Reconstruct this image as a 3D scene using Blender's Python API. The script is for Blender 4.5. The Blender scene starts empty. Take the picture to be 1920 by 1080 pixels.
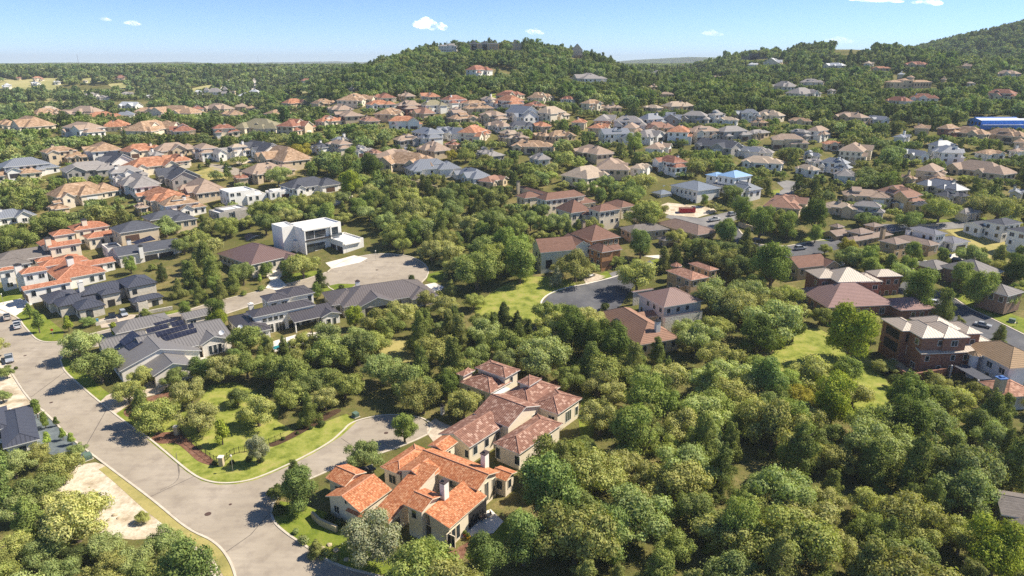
import bpy, bmesh, math, random
import numpy as np
from mathutils import Vector, Matrix
from mathutils.geometry import tessellate_polygon
random.seed(7); rng=np.random.default_rng(7)
S=bpy.context.scene; COL=S.collection
PI=math.pi; R_=math.radians
CAMH=80.0; F=1280.0; PIT=math.atan(420/1280.0)
cp,sp_=math.cos(PIT),math.sin(PIT)
# ------------------------------------------------------------------ terrain
def spl(t,k): return k*np.logaddexp(0,t/k)
def sstep(t):
    t=np.clip(t,0,1); return t*t*(3-2*t)
def pray(px,py):
    a=(px-960.0)/F; b=(540.0-py)/F
    return (a, cp+b*sp_, -sp_+b*cp)
def onY(px,py,Y):
    d=pray(px,py); t=Y/d[1]; return d[0]*t, CAMH+d[2]*t
class Ridge:
    def __init__(s,R,Y0,Y1,pts,drop):
        q=[onY(x,y,R) for x,y in pts]
        s.X=np.array([a for a,_ in q]); s.Z=np.array([b-drop for _,b in q]); s.R=R; s.Y0=Y0; s.Y1=Y1
    def h(s,x,y,base):
        z=np.interp(x,s.X,s.Z)
        f=np.where(y<s.R, sstep((y-s.Y0)/(s.R-s.Y0)), sstep((s.Y1-y)/(s.Y1-s.R)))
        return np.maximum(z-base,0)*f
RIDGES=[
 Ridge(860,545,1300,[(520,175),(570,157),(630,140),(690,127),(740,107),(790,92),(830,85),(880,81),(960,80),(1010,84),(1060,92),(1100,101),(1130,107),(1152,121),(1180,138),(1230,158),(1280,175)],8),
 Ridge(1050,520,1500,[(1060,165),(1120,146),(1180,135),(1240,131),(1300,128),(1345,117),(1400,101),(1450,95),(1500,88),(1545,82),(1590,82),(1625,90),(1660,98),(1720,102),(1800,108),(2000,110)],8),
 Ridge(1250,700,1900,[(1640,130),(1700,112),(1760,96),(1800,80),(1850,62),(1900,50),(1960,40),(2040,40)],6),
 Ridge(1800,1300,2500,[(1600,120),(1645,97),(1690,86),(1730,93),(1780,110)],6),
 Ridge(2700,1900,3600,[(-900,142),(-300,137),(0,128),(60,126),(110,128),(180,131),(260,133),(330,132),(420,135),(560,133),(700,138),(900,145)],7),
 Ridge(5200,3900,6800,[(-900,125),(-300,121),(0,122),(60,120),(130,118.5),(200,120.5),(260,119),(345,117.5),(375,121),(460,123),(560,121.5),(700,124),(900,130)],1),
 Ridge(6200,4600,8000,[(1000,140),(1080,124),(1130,119),(1200,113),(1290,108),(1340,109),(1420,114),(1500,120),(1600,128)],2),
 Ridge(9000,7400,12000,[(-900,122),(-200,120),(100,121),(300,119),(400,119.5),(480,118.5),(540,118),(620,116.5),(700,118),(900,120),(1400,123),(2600,122)],0),
]
def terrain(x,y):
    x=np.asarray(x,float); y=np.asarray(y,float)
    k=sstep((-x/np.maximum(y,1)-.20)/.16)*sstep((y-250)/100)      # towards the left the land crests early and falls to a valley
    b=0.165*(spl(y-205,24)-(1-k)*spl(y-545,30)-k*spl(y-450,22))-k*.125*(spl(y-480,30)-spl(y-660,40))
    und=1.0*np.sin(x/85+1)*np.sin(y/70)*sstep((y-330)/200)
    b=b+und
    if y.size==0 or y.max()<500: return b
    w=sstep((y-800)/700)*8*np.sin(x/330+0.7)*np.cos(y/410+0.4)
    out=b+np.where(y<9000,w,0)*sstep((8000-y)/4000)
    add=np.zeros_like(out)
    for r in RIDGES: add=np.maximum(add,r.h(x,y,out))
    return out+add
def tz(x,y): return float(terrain(x,y))
_TS=np.geomspace(70,14500,260)
def ground(px,py,h=0.0):
    """world point on the terrain seen at photo pixel px,py"""
    d=pray(px,py); T=_TS
    for _ in range(4):
        below=CAMH+d[2]*T<terrain(d[0]*T,d[1]*T)+h; i=int(np.argmax(below)) if below.any() else len(T)-1
        lo,hi=T[max(i-1,0)],T[i]; T=np.linspace(lo,hi,14)
    return Vector((d[0]*hi,d[1]*hi,CAMH+d[2]*hi if h else tz(d[0]*hi,d[1]*hi)))
def atz(px,py,z):
    d=pray(px,py); t=(z-CAMH)/d[2]; return Vector((d[0]*t,d[1]*t,z))
def above(px,py,h):
    """point at height h over the ground, seen at pixel"""
    return ground(px,py,h)
def proj(p):
    x,y,z=p[0],p[1],p[2]-CAMH
    f=y*cp-z*sp_; u=y*sp_+z*cp
    return 960+F*x/f, 540-F*u/f
# ------------------------------------------------------------------ object helpers
def tag(o,label=None,cat=None,group=None,kind=None):
    if label: o['label']=label
    if cat: o['category']=cat
    if group: o['group']=group
    if kind: o['kind']=kind
    return o
def empty(name,loc,rz=0):
    o=bpy.data.objects.new(name,None); COL.objects.link(o); o.location=loc; o.rotation_euler=(0,0,rz)
    o.empty_display_size=.5
    return o
def link(name,me,parent=None):
    o=bpy.data.objects.new(name,me); COL.objects.link(o)
    if parent is not None: o.parent=parent
    return o
class MB:
    """collects faces with uvs and material slots, builds ONE mesh object"""
    def __init__(s): s.v=[]; s.f=[]; s.uv=[]; s.m=[]; s.smooth=[]
    def face(s,pts,uv=None,m=0,sm=False):
        n=len(s.v); s.v.extend([tuple(p) for p in pts]); s.f.append(tuple(range(n,n+len(pts))))
        s.uv.append(uv if uv else [(0,0)]*len(pts)); s.m.append(m); s.smooth.append(sm)
    def pface(s,pts,m=0):
        """planar face, uv in metres: u horizontal, v up the slope"""
        P=[Vector(p) for p in pts]; n=Vector((0,0,0))
        for i in range(len(P)): n+=(P[i]-P[0]).cross(P[(i+1)%len(P)]-P[0])
        if n.length<1e-9: return
        n.normalize(); u=Vector((0,0,1)).cross(n)
        if u.length<1e-4: u=Vector((1,0,0))
        u.normalize(); v=n.cross(u)
        s.face(pts,[(p.dot(u),p.dot(v)) for p in P],m)
    def box(s,c,d,m=0,rz=0,taper=1.0):
        cx,cy,cz=c; hx,hy,hz=d[0]/2,d[1]/2,d[2]/2; ca,sa=math.cos(rz),math.sin(rz)
        def q(x,y,z):
            k=taper if z>0 else 1.0
            return (cx+(x*ca-y*sa)*k,cy+(x*sa+y*ca)*k,cz+z)
        V=[q(x,y,z) for z in(-hz,hz) for x,y in((-hx,-hy),(hx,-hy),(hx,hy),(-hx,hy))]
        for f in((3,2,1,0),(4,5,6,7),(0,1,5,4),(1,2,6,5),(2,3,7,6),(3,0,4,7)): s.pface([V[i] for i in f],m)
    def tube(s,a,b,r0,r1=None,n=6,m=0,cap=True):
        a,b=Vector(a),Vector(b); r1=r0 if r1 is None else r1
        d=(b-a).normalized(); u=d.orthogonal().normalized(); w=d.cross(u)
        A=[a+(u*math.cos(2*PI*i/n)+w*math.sin(2*PI*i/n))*r0 for i in range(n)]
        B=[b+(u*math.cos(2*PI*i/n)+w*math.sin(2*PI*i/n))*r1 for i in range(n)]
        for i in range(n):
            j=(i+1)%n; s.face([A[i],A[j],B[j],B[i]],None,m,True)
        if cap: s.face(B,None,m); s.face(A[::-1],None,m)
    def lathe(s,c,prof,n=12,m=0,sm=True):
        c=Vector(c); rings=[[c+Vector((r*math.cos(2*PI*i/n),r*math.sin(2*PI*i/n),z)) for i in range(n)] for r,z in prof]
        for A,B in zip(rings,rings[1:]):
            for i in range(n):
                j=(i+1)%n; s.face([A[i],A[j],B[j],B[i]],None,m,sm)
        s.face(rings[-1],None,m); s.face(rings[0][::-1],None,m)
    def mesh(s,name,mats):
        me=bpy.data.meshes.new(name); me.from_pydata(s.v,[],s.f)
        for m in (mats if isinstance(mats,(list,tuple)) else [mats]): me.materials.append(m)
        uv=me.uv_layers.new(name='UVMap'); uv.data.foreach_set('uv',np.array([c for f in s.uv for c in f],np.float32).ravel())
        me.polygons.foreach_set('material_index',s.m); me.polygons.foreach_set('use_smooth',s.smooth)
        me.update(); return me
    def build(s,name,mats,parent=None):
        return link(name,s.mesh(name,mats),parent)
def poly_in(px,py,poly):
    x=np.asarray(px,float); y=np.asarray(py,float); inside=np.zeros(x.shape,bool); n=len(poly)
    for i in range(n):
        x1,y1=poly[i][0],poly[i][1]; x2,y2=poly[(i+1)%n][0],poly[(i+1)%n][1]
        c=((y1>y)!=(y2>y))&(x<(x2-x1)*(y-y1)/((y2-y1) if y2!=y1 else 1e-12)+x1); inside^=c
    return inside
def smooth_line(pts,n=6,closed=False):
    P=[Vector(p) for p in pts]; out=[]; N=len(P)
    rg=range(N) if closed else range(N-1)
    for i in rg:
        if closed: p0,p1,p2,p3=P[(i-1)%N],P[i],P[(i+1)%N],P[(i+2)%N]
        else: p0,p1,p2,p3=P[max(i-1,0)],P[i],P[i+1],P[min(i+2,N-1)]
        for k in range(n):
            t=k/n; out.append(.5*((2*p1)+(-p0+p2)*t+(2*p0-5*p1+4*p2-p3)*t*t+(-p0+3*p1-3*p2+p3)*t**3))
    if not closed: out.append(P[-1])
    return out
CLEAR=[]       # ground polygons (world xy) where no scattered tree may stand
def G(pts): return [ground(x,y) for x,y in pts]
def sheet(name,pts,mat,dz,kind='structure',cut=7.0,clear=True,smooth=0,label=None,cat=None,world=False,group=None):
    W=pts if world else G(pts)
    W=[Vector((p[0],p[1],0)) for p in W]
    if smooth: W=smooth_line(W,smooth,True)
    bm=bmesh.new(); vs=[bm.verts.new(p) for p in W]
    for t in tessellate_polygon([W]):
        try: bm.faces.new([vs[i] for i in t])
        except ValueError: pass
    for _ in range(6):
        c=cut*max(1,W[0].y/200)
        es=[e for e in bm.edges if e.calc_length()>c]
        if not es: break
        bmesh.ops.subdivide_edges(bm,edges=es,cuts=1,use_grid_fill=False)
        bmesh.ops.triangulate(bm,faces=[f for f in bm.faces if len(f.verts)>3])
    xy=np.array([(v.co.x,v.co.y) for v in bm.verts]); Z=terrain(xy[:,0],xy[:,1])+dz
    for v,z in zip(bm.verts,Z): v.co.z=z
    bmesh.ops.recalc_face_normals(bm,faces=bm.faces)
    bm.faces.ensure_lookup_table()
    if sum(f.normal.z for f in bm.faces)<0: bmesh.ops.reverse_faces(bm,faces=bm.faces)
    me=bpy.data.meshes.new(name); bm.to_mesh(me); bm.free(); me.materials.append(mat)
    o=link(name,me); tag(o,label,cat,group,kind)
    if clear: CLEAR.append([(p.x,p.y) for p in W])
    return o
def strip(name,line,w,h,mat,dz=0.0,kind='structure',off=0.0,sm=5,world=False,parent=None,ends=True):
    """kerb, low wall or edging: a bar of width w and height h along a ground line"""
    W=line if world else G(line)
    W=[Vector((p[0],p[1],0)) for p in W]
    if sm: W=smooth_line(W,sm)
    L=[];Rr=[]
    for i,p in enumerate(W):
        d=(W[min(i+1,len(W)-1)]-W[max(i-1,0)]).normalized(); n=Vector((-d.y,d.x,0))
        L.append(p+n*(off+w/2)); Rr.append(p+n*(off-w/2))
    b=MB()
    def up(p,z): return (p.x,p.y,tz(p.x,p.y)+dz+z)
    acc=0
    for i in range(len(W)-1):
        a,c,d,e=L[i],L[i+1],Rr[i],Rr[i+1]; l=(W[i+1]-W[i]).length
        b.face([up(d,h),up(e,h),up(c,h),up(a,h)],[(acc,0),(acc+l,0),(acc+l,w),(acc,w)])
        b.face([up(a,-.3),up(a,h),up(c,h),up(c,-.3)],[(acc,0),(acc,h),(acc+l,h),(acc+l,0)])
        b.face([up(e,-.3),up(e,h),up(d,h),up(d,-.3)],[(acc+l,0),(acc+l,h),(acc,h),(acc,0)])
        acc+=l
    for p,q in((L[0],Rr[0]),(Rr[-1],L[-1])): b.face([up(p,-.3),up(q,-.3),up(q,h),up(p,h)])
    o=b.build(name,mat,parent)
    if kind: o['kind']=kind
    return o
# ------------------------------------------------------------------ materials
class NT:
    def __init__(s,name):
        s.m=bpy.data.materials.new(name); s.m.use_nodes=True; s.t=s.m.node_tree; s.t.nodes.clear()
        s.out=s.n('OutputMaterial')
    def n(s,typ,**kw):
        nd=s.t.nodes.new('ShaderNode'+typ)
        for k,v in kw.items():
            if k in('i',): 
                for a,b in v.items():
                    if isinstance(b,bpy.types.NodeSocket): s.t.links.new(b,nd.inputs[a])
                    else: nd.inputs[a].default_value=b
            else: setattr(nd,k,v)
        return nd
    def l(s,a,b): s.t.links.new(a,b)
    def pos(s): return s.n('NewGeometry').outputs['Position']
    def uv(s): return s.n('UVMap').outputs[0]
    def noise(s,vec,scale,detail=3,rough=.55): return s.n('TexNoise',i={'Vector':vec,'Scale':scale,'Detail':detail,'Roughness':rough}).outputs[0]
    def ramp(s,f,stops):
        r=s.n('ValToRGB',i={0:f}); e=r.color_ramp.elements
        while len(e)>1: e.remove(e[0])
        e[0].position=stops[0][0]; e[0].color=(*stops[0][1],1)
        for p,c in stops[1:]: x=e.new(p); x.color=(*c,1)
        return r.outputs[0]
    def rng(s,f,a,b,c=0.0,d=1.0): return s.n('MapRange',i={0:f,1:a,2:b,3:c,4:d}).outputs[0]
    def mix(s,f,a,b,mode='MIX'):
        x=s.n('Mix',data_type='RGBA',blend_type=mode)
        for k,v in((0,f),(6,a),(7,b)):
            if isinstance(v,bpy.types.NodeSocket): s.l(v,x.inputs[k])
            else: x.inputs[k].default_value=(v if k==0 else ((*v,1) if len(v)==3 else v))
        return x.outputs[2]
    def math(s,op,a,b=0.0,clamp=False):
        x=s.n('Math',operation=op,use_clamp=clamp)
        for k,v in((0,a),(1,b)):
            if isinstance(v,bpy.types.NodeSocket): s.l(v,x.inputs[k])
            else: x.inputs[k].default_value=v
        return x.outputs[0]
    def bump(s,h,dist=.02,strength=.6): return s.n('Bump',i={'Height':h,'Distance':dist,'Strength':strength}).outputs[0]
    def pbr(s,col,rough=.8,nrm=None,metal=0.0,spec=.5):
        b=s.n('BsdfPrincipled')
        for k,v in(('Base Color',col),('Roughness',rough),('Metallic',metal),('Specular IOR Level',spec)):
            if isinstance(v,bpy.types.NodeSocket): s.l(v,b.inputs[k])
            else: b.inputs[k].default_value=((*v,1) if k=='Base Color' else v)
        if nrm is not None: s.l(nrm,b.inputs['Normal'])
        s.l(b.outputs[0],s.out.inputs[0]); return s.m
def lin(r,g,b): 
    f=lambda c:(c/255/12.92 if c/255<=.04045 else ((c/255+.055)/1.055)**2.4)
    return (f(r),f(g),f(b))
def k_(c,k): return tuple(min(1,x*k) for x in c)
_mc={}
def cached(fn):
    def w(*a):
        key=(fn.__name__,)+a
        if key not in _mc: _mc[key]=fn(*a)
        return _mc[key]
    return w
@cached
def plain(name,col,rough=.6,metal=0.0,var=.12,scale=1.5):
    t=NT(name); n=t.noise(t.pos(),scale,4)
    return t.pbr(t.mix(n,k_(col,1-var),k_(col,1+var)),rough,None,metal)
@cached
def m_wall(col):
    t=NT('stucco'); n=t.noise(t.pos(),.8,5); f=t.noise(t.pos(),9,3)
    return t.pbr(t.mix(n,k_(col,.88),k_(col,1.06)),.9,t.bump(f,.02,.3),0,.25)
@cached
def m_brick(c1,c2):
    t=NT('brickwork'); b=t.n('TexBrick',i={'Vector':t.uv(),'Color1':(*c1,1),'Color2':(*c2,1),'Mortar':(.33,.28,.24,1),'Scale':1.0,'Mortar Size':.015,'Brick Width':.55,'Row Height':.24})
    n=t.noise(t.pos(),1.7,4); c=t.mix(t.rng(n,.35,.7,0,.6),b.outputs[0],k_(c1,.6))
    return t.pbr(c,.9,None,0,.2)
@cached
def m_stone(c1,c2):
    t=NT('stonework'); v=t.n('TexVoronoi',i={'Vector':t.pos(),'Scale':1.6}); n=t.noise(t.pos(),3,3)
    c=t.mix(v.outputs['Color'],c1,c2); c=t.mix(n,c,k_(c1,.75))
    return t.pbr(c,.9,t.bump(v.outputs[0],.06,.6),0,.2)
@cached
def r_tile(c1,c2,c3,w=.5):
    """clay or concrete tiles: each tile its own colour, rows stepped"""
    t=NT('roof_tile'); uv=t.uv()
    b=t.n('TexBrick',i={'Vector':uv,'Color1':(0,0,0,1),'Color2':(1,1,1,1),'Mortar':(.5,.5,.5,1),'Scale':1.0,'Mortar Size':.0,'Brick Width':w,'Row Height':w*.9})
    b.offset=.35
    n=t.noise(t.pos(),.35,3); n2=t.noise(t.pos(),2.2,2)
    c=t.ramp(b.outputs[0],[(0,k_(c1,.72)),(.35,c1),(.75,c2),(1,c3)])
    c=t.mix(t.rng(n,.35,.7,0,.35),c,k_(c1,.6)); c=t.mix(t.rng(n2,.5,.8,0,.3),c,k_(c2,1.15))
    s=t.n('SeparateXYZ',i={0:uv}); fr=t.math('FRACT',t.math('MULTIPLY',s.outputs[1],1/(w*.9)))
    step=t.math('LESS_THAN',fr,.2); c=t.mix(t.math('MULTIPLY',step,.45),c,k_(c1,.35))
    cu=t.math('SINE',t.math('MULTIPLY',s.outputs[0],2*PI/.42))
    return t.pbr(c,.85,t.bump(t.math('ADD',t.math('MULTIPLY',cu,.5),fr),.05,.6),0,.25)
@cached
def r_mottle(c1,c2,pale):
    """brown clay tiles with scattered pale tiles"""
    t=NT('roof_mottled_tile'); uv=t.uv()
    b=t.n('TexBrick',i={'Vector':uv,'Color1':(0,0,0,1),'Color2':(1,1,1,1),'Mortar':(.4,.4,.4,1),'Scale':1.0,'Mortar Size':0.0,'Brick Width':.62,'Row Height':.5}); b.offset=.3
    c=t.ramp(b.outputs[0],[(0,k_(c1,.8)),(.5,c1),(.8,c2),(.86,pale),(1,pale)])
    n=t.noise(t.pos(),.4,3); c=t.mix(t.rng(n,.4,.7,0,.3),c,k_(c1,.7))
    s=t.n('SeparateXYZ',i={0:uv}); cu=t.math('SINE',t.math('MULTIPLY',s.outputs[0],2*PI/.5)); fr=t.math('FRACT',t.math('MULTIPLY',s.outputs[1],2))
    c=t.mix(t.math('MULTIPLY',t.math('LESS_THAN',cu,-.55),.45),c,k_(c1,.4))
    return t.pbr(c,.85,t.bump(t.math('ADD',cu,fr),.05,.6),0,.25)
@cached
def r_seam(col,per=.8,rough=.45):
    """standing seam metal: ribs running up the slope"""
    t=NT('roof_standing_seam'); uv=t.uv(); s=t.n('SeparateXYZ',i={0:uv})
    fr=t.math('FRACT',t.math('MULTIPLY',s.outputs[0],1/per)); rib=t.math('LESS_THAN',fr,.27)
    n=t.noise(t.pos(),.5,4); n2=t.noise(t.pos(),.12,2)
    c=t.mix(n,k_(col,.88),k_(col,1.1)); c=t.mix(t.math('MULTIPLY',n2,.3),c,k_(col,.75)); c=t.mix(t.math('MULTIPLY',rib,.6),c,k_(col,.40))
    h=t.math('PINGPONG',fr,.14)
    return t.pbr(c,rough,t.bump(h,.25,.5),0.0,.4)
@cached
def r_shingle(col,rows=.55):
    t=NT('roof_shingle'); uv=t.uv()
    b=t.n('TexBrick',i={'Vector':uv,'Color1':(*k_(col,.82),1),'Color2':(*k_(col,1.15),1),'Mortar':(*k_(col,.6),1),'Scale':1.0,'Mortar Size':.02,'Brick Width':.8,'Row Height':rows*.6})
    n=t.noise(t.pos(),.3,4); n2=t.noise(t.pos(),3,3)
    c=t.mix(t.rng(n,.35,.7,0,.35),b.outputs[0],k_(col,.7)); c=t.mix(t.rng(n2,.45,.75,0,.25),c,k_(col,1.3))
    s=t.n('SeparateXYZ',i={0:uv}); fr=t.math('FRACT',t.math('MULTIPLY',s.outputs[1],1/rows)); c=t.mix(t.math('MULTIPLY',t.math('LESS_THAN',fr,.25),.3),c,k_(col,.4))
    return t.pbr(c,.9,t.bump(fr,.03,.5),0,.2)
@cached
def r_row(col):
    """flat concrete tiles with strongly shadowed courses"""
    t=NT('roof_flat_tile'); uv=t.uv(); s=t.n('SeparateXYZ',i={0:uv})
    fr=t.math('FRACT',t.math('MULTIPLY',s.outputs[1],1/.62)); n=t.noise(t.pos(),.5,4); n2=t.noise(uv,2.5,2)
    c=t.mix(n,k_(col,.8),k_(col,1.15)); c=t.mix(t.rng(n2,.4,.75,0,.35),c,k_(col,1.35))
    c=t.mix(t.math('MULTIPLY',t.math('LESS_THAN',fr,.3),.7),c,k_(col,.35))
    return t.pbr(c,.85,t.bump(fr,.12,.8),0,.3)
@cached
def r_flat(col):
    t=NT('roof_membrane'); n=t.noise(t.pos(),.4,5); n2=t.noise(t.pos(),2,3)
    return t.pbr(t.mix(t.math('MULTIPLY',n,n2),k_(col,.8),k_(col,1.1)),.8)
def m_leaf():
    t=NT('foliage'); at=t.n('Attribute',attribute_name='tint'); ob=t.n('ObjectInfo')
    c=t.mix(1.0,at.outputs[0],ob.outputs['Color'],'MULTIPLY')
    d=t.n('BsdfPrincipled',i={'Base Color':c,'Roughness':.7,'Specular IOR Level':.06})
    tr=t.n('BsdfTranslucent',i={'Color':t.mix(1.0,c,(1.05,1.1,.45),'MULTIPLY')})
    x=t.n('MixShader',i={0:.3,1:d.outputs[0],2:tr.outputs[0]}); t.l(x.outputs[0],t.out.inputs[0]); return t.m
LEAF=m_leaf()
BARK=plain('bark',lin(105,92,78),.95,0.0,.35,4.0)
def m_road():
    t=NT('concrete_paving'); p=t.pos(); n=t.noise(p,.09,4); f=t.noise(p,6,3)
    mp=t.n('Mapping',i={0:p}); mp.inputs['Rotation'].default_value=(0,0,R_(45)); mp.inputs['Scale'].default_value=(.06,.9,1)
    st=t.noise(mp.outputs[0],1.0,4)
    c=t.ramp(n,[(.3,lin(158,146,129)),(.7,lin(178,166,149))])
    c=t.mix(t.rng(st,.45,.75,0,.35),c,lin(140,130,120)); c=t.mix(t.rng(f,.5,.75,0,.22),c,lin(130,120,112))
    v=t.n('TexVoronoi',feature='DISTANCE_TO_EDGE',i={'Vector':t.n('VectorMath',operation='ADD',i={0:p,1:t.n('TexNoise',i={'Vector':p,'Scale':.6}).outputs[1]}).outputs[0],'Scale':.11})
    c=t.mix(t.math('MULTIPLY',t.math('LESS_THAN',v.outputs[0],.003),.16),c,lin(120,112,106))
    # broad stains and patches
    n3=t.noise(p,.35,5); c=t.mix(t.rng(n3,.48,.75,0,.55),c,lin(128,116,105))
    return t.pbr(c,.92,None,0,.2)
ROAD=m_road()
def m_mot(name,cols,scale,rough=.95,fine=5.0,fk=.35,bumpd=0.0):
    t=NT(name); p=t.pos(); n=t.noise(p,scale,6,.62); f=t.noise(p,fine,4,.6)
    c=t.ramp(n,[(.34+.32*i/(len(cols)-1),x) for i,x in enumerate(cols)])
    c=t.mix(t.rng(f,.35,.7,0,fk),c,k_(cols[0],.55))
    return t.pbr(c,rough,t.bump(f,bumpd,.7) if bumpd else None,0,.15)
ASPH=m_mot('asphalt',[lin(88,88,92),lin(100,100,103),lin(116,115,116)],.12,.9,7,.25)
ASPHP=m_mot('pale_asphalt',[lin(120,118,118),lin(138,135,133),lin(156,152,148)],.1,.9,7,.2)
DRIVE=m_mot('drive_concrete',[lin(205,196,182),lin(218,209,196),lin(228,220,208)],.2,.9,5,.12)
PALE=m_mot('pale_paving',[lin(214,204,190),lin(228,219,206),lin(236,228,216)],.3,.85,5,.1)
STONEP=m_mot('stone_paving',[lin(176,160,142),lin(196,180,160),lin(212,198,178)],.8,.9,5,.25)
KERB=m_mot('kerb_concrete',[lin(196,184,166),lin(214,203,186)],.5,.9,5,.2)
LAWN=m_mot('lawn',[lin(106,116,46),lin(134,142,60),lin(156,158,78),lin(168,160,92)],.3,.95,3,.3,.05)
LAWNG=m_mot('green_lawn',[lin(96,112,38),lin(122,134,50),lin(144,146,66)],.35,.95,3,.3,.05)
LAWND=m_mot('dry_lawn',[lin(140,134,80),lin(162,152,92),lin(178,164,104),lin(150,144,88)],.12,.95,3,.25,.05)
DIRT=m_mot('caliche_dirt',[lin(170,152,126),lin(204,188,162),lin(226,213,192),lin(186,168,140)],.22,.95,2.2,.35,.1)
MULCH=m_mot('red_mulch',[lin(106,76,60),lin(130,92,74),lin(148,114,94)],1.2,.95,8,.4,.05)
DARKBED=m_mot('dark_mulch',[lin(76,58,44),lin(96,74,56)],1.2,.95,8,.4,.05)
GRAVEL=m_mot('grey_gravel',[lin(96,104,108),lin(120,128,130)],.8,.95,10,.4,.05)
FIELD=m_mot('dry_field',[lin(146,146,92),lin(170,164,110),lin(184,174,124)],.02,.95,.5,.25)
def m_ground():
    t=NT('ground'); p=t.pos(); n=t.noise(p,.035,6,.65); n2=t.noise(p,.4,5,.6); n3=t.noise(p,2.5,4)
    c=t.ramp(n,[(.3,lin(92,92,48)),(.5,lin(118,112,66)),(.62,lin(144,130,86)),(.74,lin(172,152,114))])
    c=t.mix(t.rng(n2,.42,.66,0,.75),c,lin(92,100,46)); c=t.mix(t.rng(n3,.4,.7,0,.45),c,lin(62,54,38))
    return t.pbr(c,.95,t.bump(n3,.15,.6),0,.1)
GROUND=m_ground()
def m_glass():
    t=NT('window_glass'); n=t.noise(t.pos(),.5,2)
    return t.pbr(t.ramp(n,[(.35,(.012,.016,.02)),(.65,(.05,.065,.075))]),.06,None,0,.8)
GLASS=m_glass()
DARK=plain('recess_shade_black',(.016,.015,.015),.8)  # near-black colour standing in for the shade inside porches and recesses
FRAMEW=plain('white_frame',lin(225,222,215),.5,0.0,.05)
FRAMED=plain('dark_frame',lin(52,48,46),.5,0.0,.1)
GARB=plain('brown_garage_door',lin(92,66,50),.6,0.0,.15)
GARD=plain('dark_garage_door',lin(58,52,56),.5,0.0,.15)
GARW=plain('white_garage_door',lin(228,224,216),.5,0.0,.06)
SOLAR=None
def m_solar():
    t=NT('solar_panel'); uv=t.uv(); b=t.n('TexBrick',i={'Vector':uv,'Color1':(.012,.014,.03,1),'Color2':(.02,.022,.042,1),'Mortar':(.09,.09,.11,1),'Scale':1.0,'Mortar Size':.03,'Brick Width':1.1,'Row Height':1.75}); b.offset=0
    return t.pbr(b.outputs[0],.35,None,0,.35)
SOLAR=m_solar()
def m_pool():
    t=NT('pool_water'); n=t.n('TexVoronoi',feature='SMOOTH_F1',i={'Vector':t.pos(),'Scale':1.2}); w=t.noise(t.pos(),2.0,3)
    return t.pbr(t.ramp(n.outputs[0],[(.0,lin(56,160,164)),(.7,lin(24,112,126))]),.05,t.bump(w,.05,.3),0,.6)
POOL=m_pool()
IRON=plain('black_iron',lin(42,40,38),.5,.3,.1)
# ------------------------------------------------------------------ terrain sheet
def build_terrain():
    ys=[]; y=-60.0
    while y<15500: ys.append(y); y+= 4 if y<620 else (4+(y-620)*.02)
    ys=np.array(ys); nx=170
    u=np.linspace(-1,1,nx)
    hw=np.maximum(150,ys*1.05+110)
    X=np.outer(hw,u); Y=np.repeat(ys[:,None],nx,1); Z=terrain(X,Y)
    me=bpy.data.meshes.new('ground'); n=len(ys)
    v=np.stack([X,Y,Z],-1).reshape(-1,3)
    i=np.arange((n-1)*(nx-1)); r=i//(nx-1); c=i%(nx-1); a=r*nx+c
    f=np.stack([a,a+1,a+nx+1,a+nx],-1)
    me.vertices.add(len(v)); me.vertices.foreach_set('co',v.astype(np.float32).ravel())
    me.loops.add(f.size); me.loops.foreach_set('vertex_index',f.astype(np.int32).ravel())
    me.polygons.add(len(f)); me.polygons.foreach_set('loop_start',(np.arange(len(f))*4).astype(np.int32)); me.polygons.foreach_set('use_smooth',np.ones(len(f),bool))
    me.update(calc_edges=True); me.materials.append(GROUND)
    o=link('ground',me); o['kind']='structure'
build_terrain()
# ------------------------------------------------------------------ camera, light, air
cam=bpy.data.cameras.new('camera'); cam.lens=24.0; cam.sensor_width=36.0; cam.clip_start=.5; cam.clip_end=60000
co=bpy.data.objects.new('camera',cam); COL.objects.link(co); co.location=(0,0,CAMH); co.rotation_euler=(PI/2-PIT,0,0); S.camera=co
SUN_EL=R_(46); SUN_AZ=R_(14)      # azimuth measured from +X towards +Y
sd=Vector((math.cos(SUN_EL)*math.cos(SUN_AZ),math.cos(SUN_EL)*math.sin(SUN_AZ),math.sin(SUN_EL)))
sl=bpy.data.lights.new('sun','SUN'); sl.energy=5.0; sl.angle=R_(.5); sl.color=(1,.92,.78)
so=bpy.data.objects.new('sun',sl); COL.objects.link(so); so.rotation_euler=sd.to_track_quat('Z','Y').to_euler(); so.location=sd*500
W=bpy.data.worlds.new('World'); S.world=W; W.use_nodes=True; wt=W.node_tree
bg=wt.nodes['Background']; sky=wt.nodes.new('ShaderNodeTexSky'); sky.sky_type='NISHITA'; sky.sun_disc=False
sky.sun_elevation=SUN_EL; sky.sun_rotation=PI/2-SUN_AZ; sky.altitude=300; sky.air_density=.55; sky.dust_density=0; sky.ozone_density=6.5
wt.links.new(sky.outputs[0],bg.inputs[0]); bg.inputs[1].default_value=.112
S.view_settings.view_transform='Standard'; S.view_settings.look='None'; S.view_settings.exposure=0.68; S.view_settings.gamma=1.0
S.cycles.max_bounces=6; S.cycles.diffuse_bounces=3; S.cycles.glossy_bounces=2; S.cycles.transmission_bounces=2; S.cycles.volume_bounces=0; S.cycles.transparent_max_bounces=24
S.cycles.use_denoising=False; S.cycles.denoiser='OPENIMAGEDENOISE'; S.cycles.denoising_input_passes='RGB_ALBEDO_NORMAL'
def build_haze():
    b=MB(); b.box((0,6600,60),(26000,13800,350)); 
    t=NT('haze_air'); pv=t.n('VolumePrincipled',i={'Color':(.80,.89,1.0,1),'Density':HAZE,'Anisotropy':.0}); t.l(pv.outputs[0],t.out.inputs['Volume'])
    o=b.build('haze',t.m); o['kind']='stuff'; o.location=(0,0,0); return o
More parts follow.
